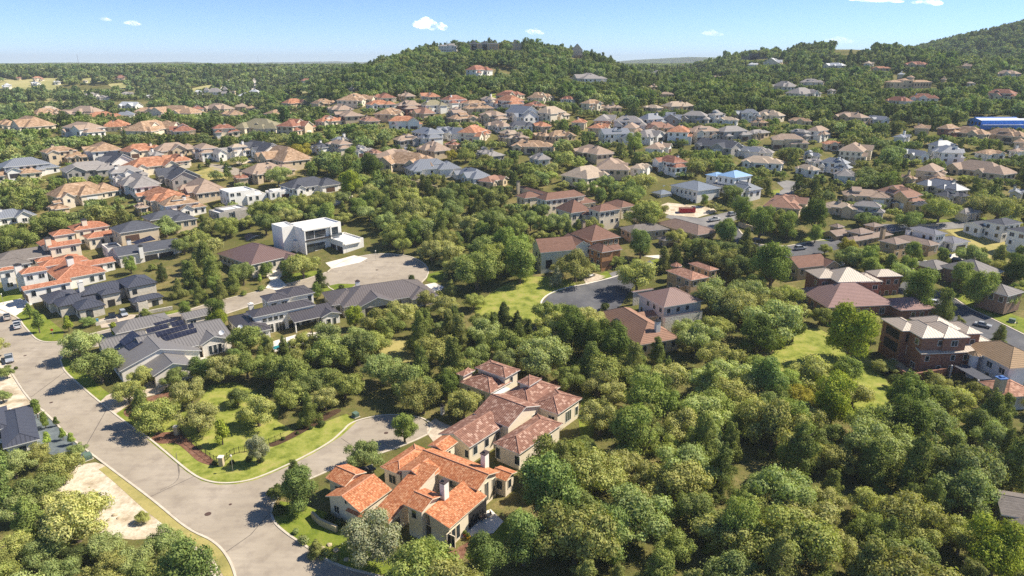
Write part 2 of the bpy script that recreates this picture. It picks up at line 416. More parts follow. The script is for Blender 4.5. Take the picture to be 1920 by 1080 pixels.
HAZE=1.05e-4
# ------------------------------------------------------------------ roads, kerbs, lawns, paving
LK=[(-60,600),(-20,652),(13,684),(53,742),(89,775),(133,818),(196,867),(284,933),(351,987),(400,1013),(427,1040),(444,1078),(450,1130)]
RK=[(111,676),(120,696),(147,722),(187,756),(231,791),(276,822),(311,851),(351,884),(378,900),(409,907),(444,906),(480,898),(533,876),(587,849),(622,828),(645,808),(656,797),(676,788),(716,780),(760,780),(792,786),(806,798),(800,814)]
LOK=[(800,814),(775,826),(735,842),(690,856),(640,872),(590,893),(545,912),(516,936),(507,955),(511,978),(533,1000),(573,1027),(596,1044),(645,1066),(700,1080),(760,1100)]
SST=[(-60,570),(-10,578),(30,596),(43,611),(56,626),(68,637),(86,642),(117,640),(190,622),(262,603),(335,587),(405,566),(480,548),(547,531),(580,522),(613,511)]
SSB=[(590,541),(550,552),(490,567),(430,586),(370,604),(300,622),(215,643),(150,655),(122,663),(111,676)]
c0=ground(707,514)
CUL=[(c0.x+18.5*math.cos(a),c0.y+18.5*math.sin(a)) for a in np.linspace(PI*.97,-PI*.86,26)]
road=[(p.x,p.y) for p in G(SST)]+[(float(a),float(b)) for a,b in CUL]+[(p.x,p.y) for p in G(SSB)]
sheet('side_road',road,ROAD,.02,world=True)
main=G(LK[::-1]+[(-60,570),(-10,578),(30,596),(43,611),(56,626),(68,637),(86,642),(117,640),(140,650),(122,663)]+RK+LOK[1:]+[(760,1160),(440,1180)])
sheet('road',main,ROAD,.036,world=True)
for nm,l,o in(('kerb',LK,-.25),('kerb',RK,.25),('kerb',LOK,.25),('kerb',SST,.25),('kerb',SSB,.25)): strip(nm,l,.42,.14,KERB,.0,off=o)
strip('kerb',CUL,.42,.14,KERB,off=.25,world=True,sm=0)
# expansion joints and saw cuts in the concrete
JOINT=plain('joint_sealant',lin(96,88,82),.9)
for a in([(281,932),(365,893)],[(423,1036),(470,1003),(507,960)],[(330,850),(336,890)],[(122,697),(58,745)],[(200,768),(160,838)],[(640,822),(690,856)]):
    strip('road_marking',a,.13,.012,JOINT,.03,sm=0)
strip('road_marking',[(310,842),(332,866),(336,888),(328,905),(300,920)],.10,.012,JOINT,.03)
# grass, soil and beds
sheet('lawn',[(30,594),(43,609),(57,625),(69,638),(90,640),(117,638),(120,622),(100,605),(75,585),(50,572)],LAWNG,.05)
sheet('verge',[(113,676),(122,695),(149,721),(189,755),(232,789),(262,800),(225,755),(185,722),(150,690),(125,672)],LAWNG,.045)
sheet('dirt_lot',[(-40,660),(12,686),(52,744),(84,776),(55,790),(10,775),(-60,760)],DIRT,.03)
sheet('gravel_yard',[(52,778),(86,776),(132,820),(170,850),(150,872),(90,850),(20,800)],GRAVEL,.035)
sheet('dirt_lot',[(150,872),(198,872),(284,937),(350,991),(398,1017),(424,1043),(441,1082),(360,1090),(335,1045),(300,1010),(250,1012),(190,1000),(110,960),(90,915),(110,885)],DIRT,.03,smooth=3)
sheet('dry_verge',[(200,873),(284,936),(350,990),(398,1016),(424,1042),(442,1082),(425,1090),(395,1040),(340,1010),(270,955),(215,905),(185,880)],LAWND,.05)
sheet('lawn',[(276,824),(311,853),(351,886),(378,902),(409,909),(444,908),(480,900),(533,878),(587,851),(640,818),(668,792),(650,776),(600,795),(560,812),(520,790),(525,762),(480,735),(440,716),(395,722),(370,757),(330,780),(290,795)],LAWN,.04)
sheet('mulch_bed',[(284,822),(300,812),(335,812),(356,828),(372,842),(395,858),(408,872),(392,872),(370,864),(352,848),(330,832),(300,832)],MULCH,.07,smooth=4,clear=False)
sheet('mulch_bed',[(512,838),(545,824),(575,808),(602,793),(625,780),(640,770),(628,768),(598,782),(566,800),(530,822),(505,832)],DARKBED,.07,smooth=3,clear=False)
sheet('mulch_bed',[(232,772),(250,758),(280,745),(318,735),(325,742),(290,755),(262,770),(240,782)],MULCH,.07,smooth=3)
sheet('driveway',[(186,755),(200,742),(215,735),(262,728),(280,716),(318,722),(300,738),(262,748),(240,760),(215,778)],STONEP,.06)
sheet('lawn',[(513,977),(533,998),(573,1025),(597,1041),(645,1063),(700,1077),(760,1076),(735,1040),(690,1010),(640,985),(610,960),(560,945),(525,940)],LAWNG,.045)
sheet('patio',[(858,1010),(925,1000),(944,978),(920,955),(895,965)],PALE,.06)
sheet('mulch_bed',[(838,1038),(880,1016),(868,1048),(845,1056)],MULCH,.065)
sheet('lawn',[(925,1000),(945,975),(975,950),(985,975),(930,1030),(880,1050),(872,1045)],LAWNG,.04)
sheet('driveway',[(800,812),(800,796),(815,785),(835,795),(850,800),(835,822),(815,832)],STONEP,.06)
sheet('lawn',[(1045,640),(1065,650),(1100,690),(1118,780),(1112,818),(1088,822),(1085,790),(1092,740),(1075,690)],LAWNG,.04)
sheet('dry_clearing',[(680,650),(735,632),(778,652),(765,685),(735,712),(700,700),(685,675)],LAWND,.04,smooth=3)
sheet('lawn',[(888,579),(934,540),(991,519),(1055,522),(1080,534),(1030,552),(1016,568),(1033,588),(1012,602),(985,618),(950,604),(905,592)],LAWN,.04,smooth=2)
CUL2=[(1175,512),(1145,522),(1100,533),(1060,541),(1029,553),(1016,568),(1024,582),(1045,592),(1090,600),(1135,592),(1165,572),(1178,550),(1200,520)]
sheet('side_road',CUL2+[(1240,490),(1225,484)],ASPH,.03)
strip('kerb',CUL2[:8],.5,.14,PALE,off=-.25)
sheet('driveway',[(1094,524),(1112,512),(1138,519),(1100,534)],STONEP,.06)
sheet('driveway',[(1142,513),(1160,506),(1175,511),(1150,521)],ASPHP,.05)
sheet('lawn',[(1120,517),(1138,508),(1147,518),(1140,523)],LAWNG,.06)
sheet('lawn',[(1425,690),(1460,650),(1495,624),(1535,616),(1600,655),(1645,680),(1665,718),(1755,727),(1705,760),(1660,818),(1605,808),(1600,745),(1560,702),(1500,722),(1440,712)],LAWN,.04,smooth=2)
RR=[(1700,520),(1760,546),(1789,560),(1815,577),(1861,599),(1920,628),(1995,665)]
sheet('road',RR+[(1960,725),(1867,655),(1789,607),(1738,580),(1680,545)],ASPH,.03)
strip('kerb',RR[1:],.5,.14,KERB,off=.25)
sheet('verge',[(1763,544),(1792,558),(1818,575),(1863,597),(1922,626),(1960,640),(1960,610),(1900,590),(1840,565),(1790,545)],LAWNG,.04)
RU=[(1380,425),(1392,440),(1412,456),(1470,462),(1530,452),(1580,448)]
sheet('road',RU+[(1590,462),(1540,476),(1490,492),(1440,480),(1385,462),(1365,440)],ASPH,.03)
strip('kerb',RU,.6,.14,KERB,off=.25)
sheet('road',[(1650,420),(1720,421),(1790,416),(1850,414),(1850,424),(1775,430),(1700,431),(1650,430)],ASPHP,.04)
sheet('lawn',[(1772,431),(1830,429),(1920,468),(1960,488),(1905,493),(1832,487),(1820,462)],LAWND,.05)
sheet('driveway',[(1776,480),(1806,470),(1832,478),(1840,490),(1800,497)],PALE,.06)
sheet('driveway',[(1700,495),(1735,487),(1760,500),(1748,516),(1715,515)],PALE,.05)
sheet('building_site',[(1222,391),(1252,380),(1335,389),(1345,397),(1308,408),(1255,403)],DIRT,.05)
sheet('road',[(1236,404),(1255,403),(1312,409),(1372,396),(1400,402),(1345,430),(1300,424)],ASPHP,.045)
sheet('road',[(1456,342),(1475,338),(1510,344),(1515,352),(1482,372),(1462,376),(1450,366),(1470,354)],ASPHP,.05)
sheet('lawn',[(1444,358),(1462,354),(1462,364),(1447,367)],LAWN,.06)
sheet('driveway',[(580,371),(656,361),(662,368),(632,385),(594,390)],DRIVE,.05)
sheet('driveway',[(496,514),(520,503),(536,510),(524,522),(538,535),(520,545),(498,540),(508,526)],PALE,.05)
sheet('driveway',[(610,493),(664,479),(690,484),(676,492),(645,499),(622,504)],PALE,.055)
sheet('lawn',[(530,524),(545,514),(575,508),(600,508),(604,513),(572,522),(544,530)],LAWNG,.05)
sheet('lawn',[(596,540),(635,532),(668,533),(650,545),(612,552)],LAWNG,.05)
sheet('lawn',[(803,514),(830,507),(835,522),(815,531),(800,527)],LAWNG,.05)
sheet('driveway',[(788,536),(815,530),(833,538),(815,556),(795,548)],PALE,.05)
sheet('verge',[(280,600),(335,585),(338,580),(300,588)],LAWNG,.06)
sheet('driveway',[(185,600),(215,590),(262,590),(275,600),(225,612),(190,615)],STONEP,.05)
sheet('driveway',[(-20,585),(30,592),(62,570),(38,560),(-20,572)],PALE,.05)
sheet('lawn',[(-20,572),(38,560),(48,548),(20,535),(-20,545)],LAWNG,.05)
sheet('pool_deck',[(340,680),(372,668),(392,672),(398,690),(370,700),(345,694)],PALE,.05)
sheet('pool_deck',[(512,640),(560,626),(605,622),(606,632),(560,648),(515,660)],PALE,.05)
sheet('road',[(380,305),(430,311),(474,325),(440,329),(400,318)],ROAD,.05)
sheet('lawn',[(364,323),(398,313),(428,323),(427,338),(386,339)],LAWND,.05)
sheet('dirt_lot',[(430,300),(470,296),(480,302),(450,309)],DIRT,.05)
sheet('verge',[(1700,416),(1790,410),(1850,408),(1850,413),(1790,415),(1700,420)],LAWNG,.05)
sheet('driveway',[(1560,495),(1600,485),(1605,492),(1570,502)],PALE,.05)
sheet('lawn',[(1500,452),(1540,430),(1560,440),(1555,452)],LAWNG,.05)
sheet('lawn',[(1218,488),(1240,484),(1248,490),(1230,496)],LAWNG,.05)
sheet('driveway',[(1205,480),(1240,478),(1262,482),(1240,486)],PALE,.05)
sheet('field',[(-60,165),(22,152),(82,147),(140,146),(142,151),(110,155),(120,163),(90,174),(15,181),(-60,181)],FIELD,.5)
sheet('field',[(150,149),(188,145),(190,156),(160,158)],FIELD,.5)
sheet('field',[(18,195),(60,191),(130,189),(138,202),(70,208),(30,208)],FIELD,.4)
sheet('field',[(84,186),(100,184),(112,195),(96,197)],FIELD,.4)
sheet('field',[(340,170),(390,160),(410,159),(400,172),(350,181)],FIELD,.4)
sheet('road',[(408,173),(419,173),(439,148),(431,147)],PALE,.5)
sheet('road',[(470,178),(482,178),(483,147),(475,147)],PALE,.5)
sheet('field',[(870,178),(930,175),(934,184),(872,188)],LAWN,.3)
sheet('field',[(528,184),(575,179),(584,191),(536,194)],LAWN,.3)

CLEAR.append([(p.x,p.y) for p in G([(205,868),(300,940),(400,1008),(447,1090),(375,1095),(305,1010),(230,1000),(165,960),(150,880)])])

HILLG=m_mot('hill_grass',[lin(104,104,62),lin(128,122,76),lin(146,136,92)],.06,.95,.4,.4)
for pl in ([(1535,92),(1575,86),(1612,88),(1640,101),(1612,112),(1560,112)],[(1450,104),(1478,99),(1484,104),(1460,108)],[(1030,150),(1050,147),(1052,153),(1034,155)],[(640,163),(668,160),(672,166),(645,169)],[(1130,160),(1160,157),(1163,162),(1135,166)],[(985,118),(1000,116),(1004,124),(990,126)],[(1745,112),(1790,108),(1794,114),(1750,118)],[(1255,152),(1290,150),(1292,156),(1258,158)],[(270,150),(330,147),(335,155),(280,158)],[(-40,200),(20,196),(24,206),(-40,210)],[(230,168),(280,166),(284,174),(235,176)]): sheet('hillside_clearing',pl,HILLG,.3)

for pl in ([(885,579),(905,592),(950,604),(985,618),(1012,602),(1022,618),(985,636),(930,618),(890,600)],[(1425,690),(1440,712),(1500,722),(1560,702),(1600,745),(1578,758),(1545,728),(1490,736)],[(1017,570),(1045,592),(1135,592),(1165,575),(1170,598),(1100,612),(1030,606)],[(150,865),(205,868),(447,1090),(345,1095),(290,1030),(200,1000),(110,940)],[(1772,431),(1820,462),(1832,487),(1905,493),(1960,488),(1960,505),(1830,500),(1790,470)]):
    CLEAR.append([(p.x,p.y) for p in G(pl)])

for pl in ([(200,158),(262,154),(270,164),(215,168)],[(-40,150),(15,146),(30,152),(-30,156)],[(300,186),(345,182),(352,192),(310,196)],[(560,168),(600,164),(606,172),(566,176)],[(500,150),(545,147),(552,153),(506,156)],[(120,172),(165,169),(172,178),(128,182)]): sheet('field',pl,FIELD,.4)
# ------------------------------------------------------------------ houses
HOUSES=[]
SIDES={'x-':(-1,0),'x+':(1,0),'y-':(0,-1),'y+':(0,1)}
class Block:
    def __init__(b,typ,h,x0,y0,x1,y1,p=.42,ov=.55,r=None,w=None,z0=-2.6,win=True,open=False,cap=True,par=.55,st=None):
        b.typ=typ;b.h=h;b.x0,b.x1=min(x0,x1),max(x0,x1);b.y0,b.y1=min(y0,y1),max(y0,y1)
        b.cr=.13;b.p=p;b.ov=0 if typ=='flat' else ov;b.r=r;b.w=w;b.z0=z0;b.win=win;b.open=open;b.cap=cap;b.par=par;b.st=st
    def walls(b): o=b.ov; return b.x0+o,b.y0+o,b.x1-o,b.y1-o
    def inside(b,x,y,z,m=0.0):
        if b.open: return False
        X0,Y0,X1,Y1=b.walls(); return X0-m<x<X1+m and Y0-m<y<Y1+m and z<b.h+.3
    def ridge_h(b):
        w,d=b.x1-b.x0,b.y1-b.y0
        if b.typ=='gx': return d/2*b.p
        if b.typ=='gy': return w/2*b.p
        if b.typ=='hip': return min(w,d)/2*b.p
        if b.typ in('pyr','cone'): return min(w,d)/2*b.p
        return 0
    def plane(b,side):
        """point and normal of the roof slope on a side (local)"""
        e=b.h+.2
        nx,ny=SIDES[side]; x=b.x1 if nx>0 else b.x0; y=b.y1 if ny>0 else b.y0
        return Vector((x,y,e)),Vector((nx*b.p,ny*b.p,1)).normalized()
def roof_mesh(b,near):
    m=MB(); x0,x1,y0,y1=b.x0,b.x1,b.y0,b.y1; h=b.h; e=h+.2; w,d=x1-x0,y1-y0; rise=b.ridge_h(); t=e+rise
    caps=[]
    if b.typ=='hip' or b.typ=='pyr':
        if abs(w-d)<.4 or b.typ=='pyr':
            c=((x0+x1)/2,(y0+y1)/2,t); q=[(x0,y0,e),(x1,y0,e),(x1,y1,e),(x0,y1,e)]
            for i in range(4): m.pface([q[i],q[(i+1)%4],c]); caps.append((q[i],c))
        elif w>d:
            a=(x0+d/2,(y0+y1)/2,t); c=(x1-d/2,(y0+y1)/2,t)
            m.pface([(x0,y0,e),(x1,y0,e),c,a]); m.pface([(x1,y1,e),(x0,y1,e),a,c]); m.pface([(x0,y1,e),(x0,y0,e),a]); m.pface([(x1,y0,e),(x1,y1,e),c])
            caps+=[(a,c),((x0,y0,e),a),((x0,y1,e),a),((x1,y0,e),c),((x1,y1,e),c)]
        else:
            a=((x0+x1)/2,y0+w/2,t); c=((x0+x1)/2,y1-w/2,t)
            m.pface([(x0,y1,e),(x0,y0,e),a,c]); m.pface([(x1,y0,e),(x1,y1,e),c,a]); m.pface([(x0,y0,e),(x1,y0,e),a]); m.pface([(x1,y1,e),(x0,y1,e),c])
            caps+=[(a,c),((x0,y0,e),a),((x1,y0,e),a),((x0,y1,e),c),((x1,y1,e),c)]
    elif b.typ=='gx':
        ym=(y0+y1)/2; m.pface([(x0,y0,e),(x1,y0,e),(x1,ym,t),(x0,ym,t)]); m.pface([(x1,y1,e),(x0,y1,e),(x0,ym,t),(x1,ym,t)]); caps+=[((x0,ym,t),(x1,ym,t))]
        for x in(x0,x1): m.pface([(x,y0,h),(x,y0,e),(x,ym,t),(x,y1,e),(x,y1,h),(x,ym,t-.2)],1)
        m.pface([(x0,y0,h),(x0,ym,t-.2),(x1,ym,t-.2),(x1,y0,h)],1); m.pface([(x1,y1,h),(x1,ym,t-.2),(x0,ym,t-.2),(x0,y1,h)],1)
    elif b.typ=='gy':
        xm=(x0+x1)/2; m.pface([(x0,y1,e),(x0,y0,e),(xm,y0,t),(xm,y1,t)]); m.pface([(x1,y0,e),(x1,y1,e),(xm,y1,t),(xm,y0,t)]); caps+=[((xm,y0,t),(xm,y1,t))]
        for y in(y0,y1): m.pface([(x0,y,h),(x0,y,e),(xm,y,t),(x1,y,e),(x1,y,h),(xm,y,t-.2)],1)
        m.pface([(x0,y0,h),(x0,y1,h),(xm,y1,t-.2),(xm,y0,t-.2)],1); m.pface([(x1,y1,h),(x1,y0,h),(xm,y0,t-.2),(xm,y1,t-.2)],1)
    elif b.typ[:2]=='sh':   # shed, high side named: shx+ ...
        r=(w if b.typ[2]=='x' else d)*b.p
        z=lambda x,y: e+r*((x==x1)*(b.typ=='shx+')+(x==x0)*(b.typ=='shx-')+(y==y1)*(b.typ=='shy+')+(y==y0)*(b.typ=='shy-'))
        q=[(x,y,z(x,y)) for x,y in((x0,y0),(x1,y0),(x1,y1),(x0,y1))]; m.pface(q); lo=[(a,c,v-.2) for a,c,v in q]; m.pface(lo[::-1],1)
        for i in range(4): j=(i+1)%4; m.pface([lo[i],lo[j],q[j],q[i]],1)
    elif b.typ=='cone':
        cx,cy=(x0+x1)/2,(y0+y1)/2; R=min(w,d)/2; n=10; q=[(cx+R*math.cos(2*PI*i/n),cy+R*math.sin(2*PI*i/n),e) for i in range(n)]
        for i in range(n): m.pface([q[i],q[(i+1)%n],(cx,cy,t)]); caps.append((q[i],(cx,cy,t)))
        m.pface([(a,c,h) for a,c,_ in q[::-1]],1)
        for i in range(n): j=(i+1)%n; m.pface([(q[i][0],q[i][1],h),(q[j][0],q[j][1],h),q[j],q[i]],1)
    if b.typ in('hip','pyr'):
        m.pface([(x0,y1,h),(x1,y1,h),(x1,y0,h),(x0,y0,h)],1)
    if b.typ in('hip','pyr','gx','gy'):
        E=[(x0,y0),(x1,y0),(x1,y1),(x0,y1)]
        for i in range(4):
            if b.typ=='gx' and i in(1,3) or b.typ=='gy' and i in(0,2): continue
            (a,c),(u,v)=E[i],E[(i+1)%4]; m.pface([(a,c,h),(u,v,h),(u,v,e),(a,c,e)],1)
    if near and b.cap:
        for p,q in caps: m.tube(Vector(p)+Vector((0,0,.02)),Vector(q)+Vector((0,0,.02)),b.cr,b.cr,5,2)
    return m
def wall_mesh(b):
    m=MB(); X0,Y0,X1,Y1=b.walls(); t=b.h+(.06 if b.typ!='flat' else 0); z=b.z0
    xm,ym=(X0+X1)/2,(Y0+Y1)/2
    if b.typ=='cone':
        R=min(X1-X0,Y1-Y0)/2; q=[(xm+R*math.cos(2*PI*i/12),ym+R*math.sin(2*PI*i/12)) for i in range(12)]
        for i in range(12): j=(i+1)%12; m.pface([(*q[i],z),(*q[j],z),(*q[j],t),(*q[i],t)])
        return m
    E=[(X0,Y0),(X1,Y0),(X1,Y1),(X0,Y1)]
    def top(x,y):
        if b.typ=='gx': return t+b.p*(min(y-b.y0,b.y1-y))-.02
        if b.typ=='gy': return t+b.p*(min(x-b.x0,b.x1-x))-.02
        if b.typ=='shx+': return t+b.p*(x-b.x0)
        if b.typ=='shx-': return t+b.p*(b.x1-x)
        if b.typ=='shy+': return t+b.p*(y-b.y0)
        if b.typ=='shy-': return t+b.p*(b.y1-y)
        return t
    for i in range(4):
        (a,c),(u,v)=E[i],E[(i+1)%4]; pts=[(a,c,z),(u,v,z),(u,v,top(u,v))]
        if b.typ=='gx' and i in(1,3) or b.typ=='gy' and i in(0,2): mx,my=(a+u)/2,(c+v)/2; pts.append((mx,my,top(mx,my)))
        pts.append((a,c,top(a,c))); m.pface(pts)
    if b.typ=='flat':
        k=.3; I=[(X0+k,Y0+k),(X1-k,Y0+k),(X1-k,Y1-k),(X0+k,Y1-k)]; lo=t-b.par
        for i in range(4):
            j=(i+1)%4; m.pface([(*E[i],t),(*E[j],t),(*I[j],t),(*I[i],t)]); m.pface([(*I[i],t),(*I[j],t),(*I[j],lo),(*I[i],lo)])
    return m
def rect_on(b,side,u,z,w,h,dep,z1=None):
    """box mesh on a wall side: u along the wall from its centre, z of the lower edge"""
    X0,Y0,X1,Y1=b.walls(); nx,ny=SIDES[side]; m=MB()
    if nx: c=((X1 if nx>0 else X0),(Y0+Y1)/2+u,z+h/2); d=(dep*2,w,h)
    else: c=((X0+X1)/2+u,(Y1 if ny>0 else Y0),z+h/2); d=(w,dep*2,h)
    m.box(c,d); return m,c
def frame_on(b,side,u,z,w,h,k=.09,dep=.07,mull=0):
    X0,Y0,X1,Y1=b.walls(); nx,ny=SIDES[side]; m=MB()
    def bar(du,z0,bw,bh):
        if nx: m.box(((X1 if nx>0 else X0),(Y0+Y1)/2+u+du,z0+bh/2),(dep*2,bw,bh))
        else: m.box(((X0+X1)/2+u+du,(Y1 if ny>0 else Y0),z0+bh/2),(bw,dep*2,bh))
    bar(-w/2-k/2,z,k,h); bar(w/2+k/2,z,k,h); bar(0,z+h,w+2*k,k); bar(0,z-k,w+2*k,k)
    for i in range(mull): bar(-w/2+w*(i+1)/(mull+1),z,k*.7,h)
    return m
def house(name,label,cat,origin,rot,blocks,roof,wall,trim=None,extras=(),near=True,hid=1.0,seed=0,short=None,capm=None,group=None,wind=1.0,glass=None):
    """blocks: Block list in local metres; origin: world base"""
    r=random.Random(seed*7+int(origin.x*3)+int(origin.y)); rz=R_(rot)
    o=empty(name,origin,rz); tag(o,label,cat,group)
    trim=trim or FRAMEW; capm=capm or roof; glass=glass or GLASS
    ca,sa=math.cos(rz),math.sin(rz)
    def toW(x,y): return (origin.x+x*ca-y*sa, origin.y+x*sa+y*ca)
    camL=Vector(( (-origin.x)*ca+(-origin.y)*sa, (origin.x)*sa-(origin.y)*ca ))
    roofs=[]
    for b in blocks:
        if capm is roof: b.cr=.06
        rf=None
        if b.typ=='flat':
            X0,Y0,X1,Y1=b.walls(); m=MB(); m.pface([(X0+.3,Y0+.3,b.h-b.par),(X1-.3,Y0+.3,b.h-b.par),(X1-.3,Y1-.3,b.h-b.par),(X0+.3,Y1-.3,b.h-b.par)])
            rf=m.build('roof',b.r or roof,o)
        else: rf=roof_mesh(b,near).build('roof',[b.r or roof,trim,(b.r or capm)],o)
        roofs.append(rf)
        if not b.open: wall_mesh(b).build('wall',b.w or wall,o)
        else:
            m=None
            X0,Y0,X1,Y1=b.walls()
            for x,y in((X0,Y0),(X1,Y0),(X1,Y1),(X0,Y1)):
                if any(c.inside(x,y,1,.2) for c in blocks if c is not b): continue
                m=MB(); m.box((x,y,(b.h+b.z0)/2),(.35,.35,b.h-b.z0-.02)); m.build('post',b.w or wall,o)
        CLEAR.append([toW(b.x0-1,b.y0-1),toW(b.x1+1,b.y0-1),toW(b.x1+1,b.y1+1),toW(b.x0-1,b.y1+1)])
    def window(b,s,u,z,w,h,mull=0,gl=None,fr=True,nm='window',fm=None):
        m,_=rect_on(b,s,u,z,w,h,.03); wd=m.build(nm,gl or glass,o)
        if near and fr: frame_on(b,s,u,z,w,h,.1,.07,mull).build('frame',fm or trim,wd)
        return wd
    done=set()
    for ex in extras:
        k=ex[0]
        if k=='win': _,i,s,u,z,w,h=ex[:7]; window(blocks[i],s,u,z,w,h,ex[7] if len(ex)>7 else 0); done.add((i,s))
        elif k=='door':
            _,i,s,u,w,h=ex[:6]; b=blocks[i]; m,c=rect_on(b,s,u,0,w,h,.035); dr=m.build('door',ex[6] if len(ex)>6 else FRAMED,o)
            if near: frame_on(b,s,u,.1,w,h-.1,.14,.06).build('frame',trim,dr)
            done.add((i,s))
        elif k=='garage':
            _,i,s,u,w,h,gm=ex[:7]; m,_=rect_on(blocks[i],s,u,.02,w,h,.04); m.build('garage_door',gm,o); done.add((i,s))
        elif k=='none': done.add((ex[1],ex[2]))
        elif k=='chim':
            _,x,y,zt,w=ex[:5]; cm=ex[5] if len(ex)>5 else wall; b=max((b for b in blocks),key=lambda b:b.x0-.5<=x<=b.x1+.5 and b.y0-.5<=y<=b.y1+.5)
            m=MB(); zb=ex[6] if len(ex)>6 else 2.0
            m.box((x,y,(zb+zt)/2),(w,w*.8,zt-zb),0); m.box((x,y,zt+.12),(w*1.18,w*.98,.24),1); m.box((x,y,zt+.42),(w*.62,w*.5,.36),1,0,.8)
            m.build('chimney',[cm,ex[7] if len(ex)>7 else FRAMED],roofs[blocks.index(b)])
        elif k=='recess_shade':
            _,i,s,u,z,w,h=ex[:7]; m,_=rect_on(blocks[i],s,u,z,w,h,.02); m.build('recess_shade_panel',DARK,o); done.add((i,s))  # flat dark panel on the solid wall, painting the shade of a recess
        elif k=='solar':
            _,i,s,pts=ex; b=blocks[i]; p0,n=b.plane(s); ctr=Vector((0,0,0)); P=[]
            for px,py in pts:
                d=Vector(pray(px,py)); dl=Vector((d.x*ca+d.y*sa,-d.x*sa+d.y*ca,d.z)); c=Vector((camL.x,camL.y,CAMH-origin.z))
                t=(p0-c).dot(n)/dl.dot(n); P.append(c+dl*t)
            m=MB(); A=[p+n*.1 for p in P]; B=[p+n*.18 for p in P]; 
            if (A[1]-A[0]).cross(A[2]-A[0]).dot(n)<0: A.reverse(); B.reverse()
            m.pface(B,0)
            for i2 in range(len(A)): j=(i2+1)%len(A); m.pface([A[i2],A[j],B[j],B[i2]],0)
            m.build('solar_panel',SOLAR,roofs[i])
        elif k=='slab':
            _,i,s,u,zz,w,h,dp,mm,pn=ex; m,_=rect_on(blocks[i],s,u,zz,w,h,dp); m.build(pn,mm,o)
        elif k=='box':   # extra solid: x,y,z centre, dims, material, part name
            _,c,d,mm,pn=ex; m=MB(); m.box(c,d); m.build(pn,mm,o)
    nw=0
    for i,b in enumerate(blocks):
        if b.open or not b.win or b.typ=='cone': continue
        X0,Y0,X1,Y1=b.walls()
        for s,(nx,ny) in SIDES.items():
            if (i,s) in done: continue
            c=Vector(((X1 if nx>0 else X0) if nx else (X0+X1)/2,(Y1 if ny>0 else Y0) if ny else (Y0+Y1)/2))
            v=(camL-c).normalized()
            if v.x*nx+v.y*ny<.12: continue
            L=(Y1-Y0) if nx else (X1-X0); st=b.st or (2 if b.h>5.2 else 1); sp=r.uniform(2.6,3.6)/wind; n=int(L/sp)
            if L<1.9: continue
            n=max(n,1)
            for f in range(st):
                z=b.h*(f+.5)/st-.85+(.15 if f else .25); ww=r.choice([1.1,1.3,1.7]); hh=1.5 if st>1 else min(1.9,b.h*.5)
                for j in range(n):
                    if r.random()<.16: continue
                    u=-L/2+(j+.5)*L/n; px=c.x+(0 if nx else u)+nx*.4; py=c.y+(u if nx else 0)+ny*.4
                    if any(q.inside(px,py,z+.5,.4) or q.inside(px+nx*1.2,py+ny*1.2,z+.5,.2) for q in blocks if q is not b): continue
                    window(b,s,u,z,ww,hh,1 if ww>1.5 else 0,None,near and origin.y<330); nw+=1
    xs=[c for b in blocks for c in(toW(b.x0,b.y0),toW(b.x1,b.y0),toW(b.x1,b.y1),toW(b.x0,b.y1))]
    cx=(min(p[0] for p in xs)+max(p[0] for p in xs))/2; cy=(min(p[1] for p in xs)+max(p[1] for p in xs))/2
    hw=(max(p[0] for p in xs)-min(p[0] for p in xs))/2
    HOUSES.append(dict(o=o,x=cx,y=cy,z=origin.z,hw=hw,short=short,near=near))
    FR.append((cx,cy,origin.z,hw,hid))
    return o
FR=[]
def PH(name,label,cat,anchor,rot,blocks,roof,wall,short=None,extras=(),**kw):
    """a house measured from the photograph: each block (type, eave height, pixel of one eave corner, pixel of the opposite one, options)"""
    g=ground(*anchor); rz=R_(rot); ca,sa=math.cos(rz),math.sin(rz); B=[]
    def loc(px,h):
        p=atz(*px,g.z+h); dx,dy=p.x-g.x,p.y-g.y; return dx*ca+dy*sa,-dx*sa+dy*ca
    for t,h,a,c,*op in blocks:
        p=loc(a,h)
        q=(p[0]+c[1],p[1]+c[2]) if c[0]=='m' else loc(c,h)
        if c[0]=='m' and len(c)>3: p=(p[0]+c[3],p[1]+c[4])
        B.append(Block(t,h,p[0],p[1],q[0],q[1],**(op[0] if op else {})))
    E=[]
    for ex in extras:
        if ex[0]=='chimpx':   # px,py of the top, height of the top
            _,px,py,zt,w,*rest=ex; p=atz(px,py,g.z+zt); dx,dy=p.x-g.x,p.y-g.y; E.append(('chim',dx*ca+dy*sa,-dx*sa+dy*ca,zt,w,*rest))
        else: E.append(ex)
    return house(name,label,cat,g,rot,B,roof,wall,extras=E,short=short,**kw)
# ------------------------------------------------------------------ the houses near enough to model one by one
def Zm(ox,oy,s): return lambda x,y:(ox+x/s,oy+y/s)
TERRA=r_tile(lin(184,114,76),lin(200,138,98),lin(214,162,124),.34); TERRA2=r_tile(lin(170,110,82),lin(184,126,98),lin(196,144,116),.4)
MOTT=r_mottle(lin(144,104,88),lin(164,124,106),lin(190,156,138))
GREYM=r_seam(lin(128,124,122)); DKM=r_seam(lin(84,80,84)); CHAR=r_seam(lin(78,80,90)); BRNM=r_seam(lin(122,98,92)); TANM=r_seam(lin(192,176,158)); EMET=r_seam(lin(112,104,102))
CREAM=m_wall(lin(228,214,190)); WHITE=m_wall(lin(236,231,222)); BEIGE=m_wall(lin(208,188,158)); OFFW=m_wall(lin(230,222,210)); LST=m_stone(lin(206,196,178),lin(226,216,200)); TANW=m_wall(lin(186,160,128))
BRICK=m_brick(lin(146,96,76),lin(170,122,98)); OCHRE=m_brick(lin(176,120,72),lin(196,144,96)); STN=m_stone(lin(190,172,142),lin(212,196,166))
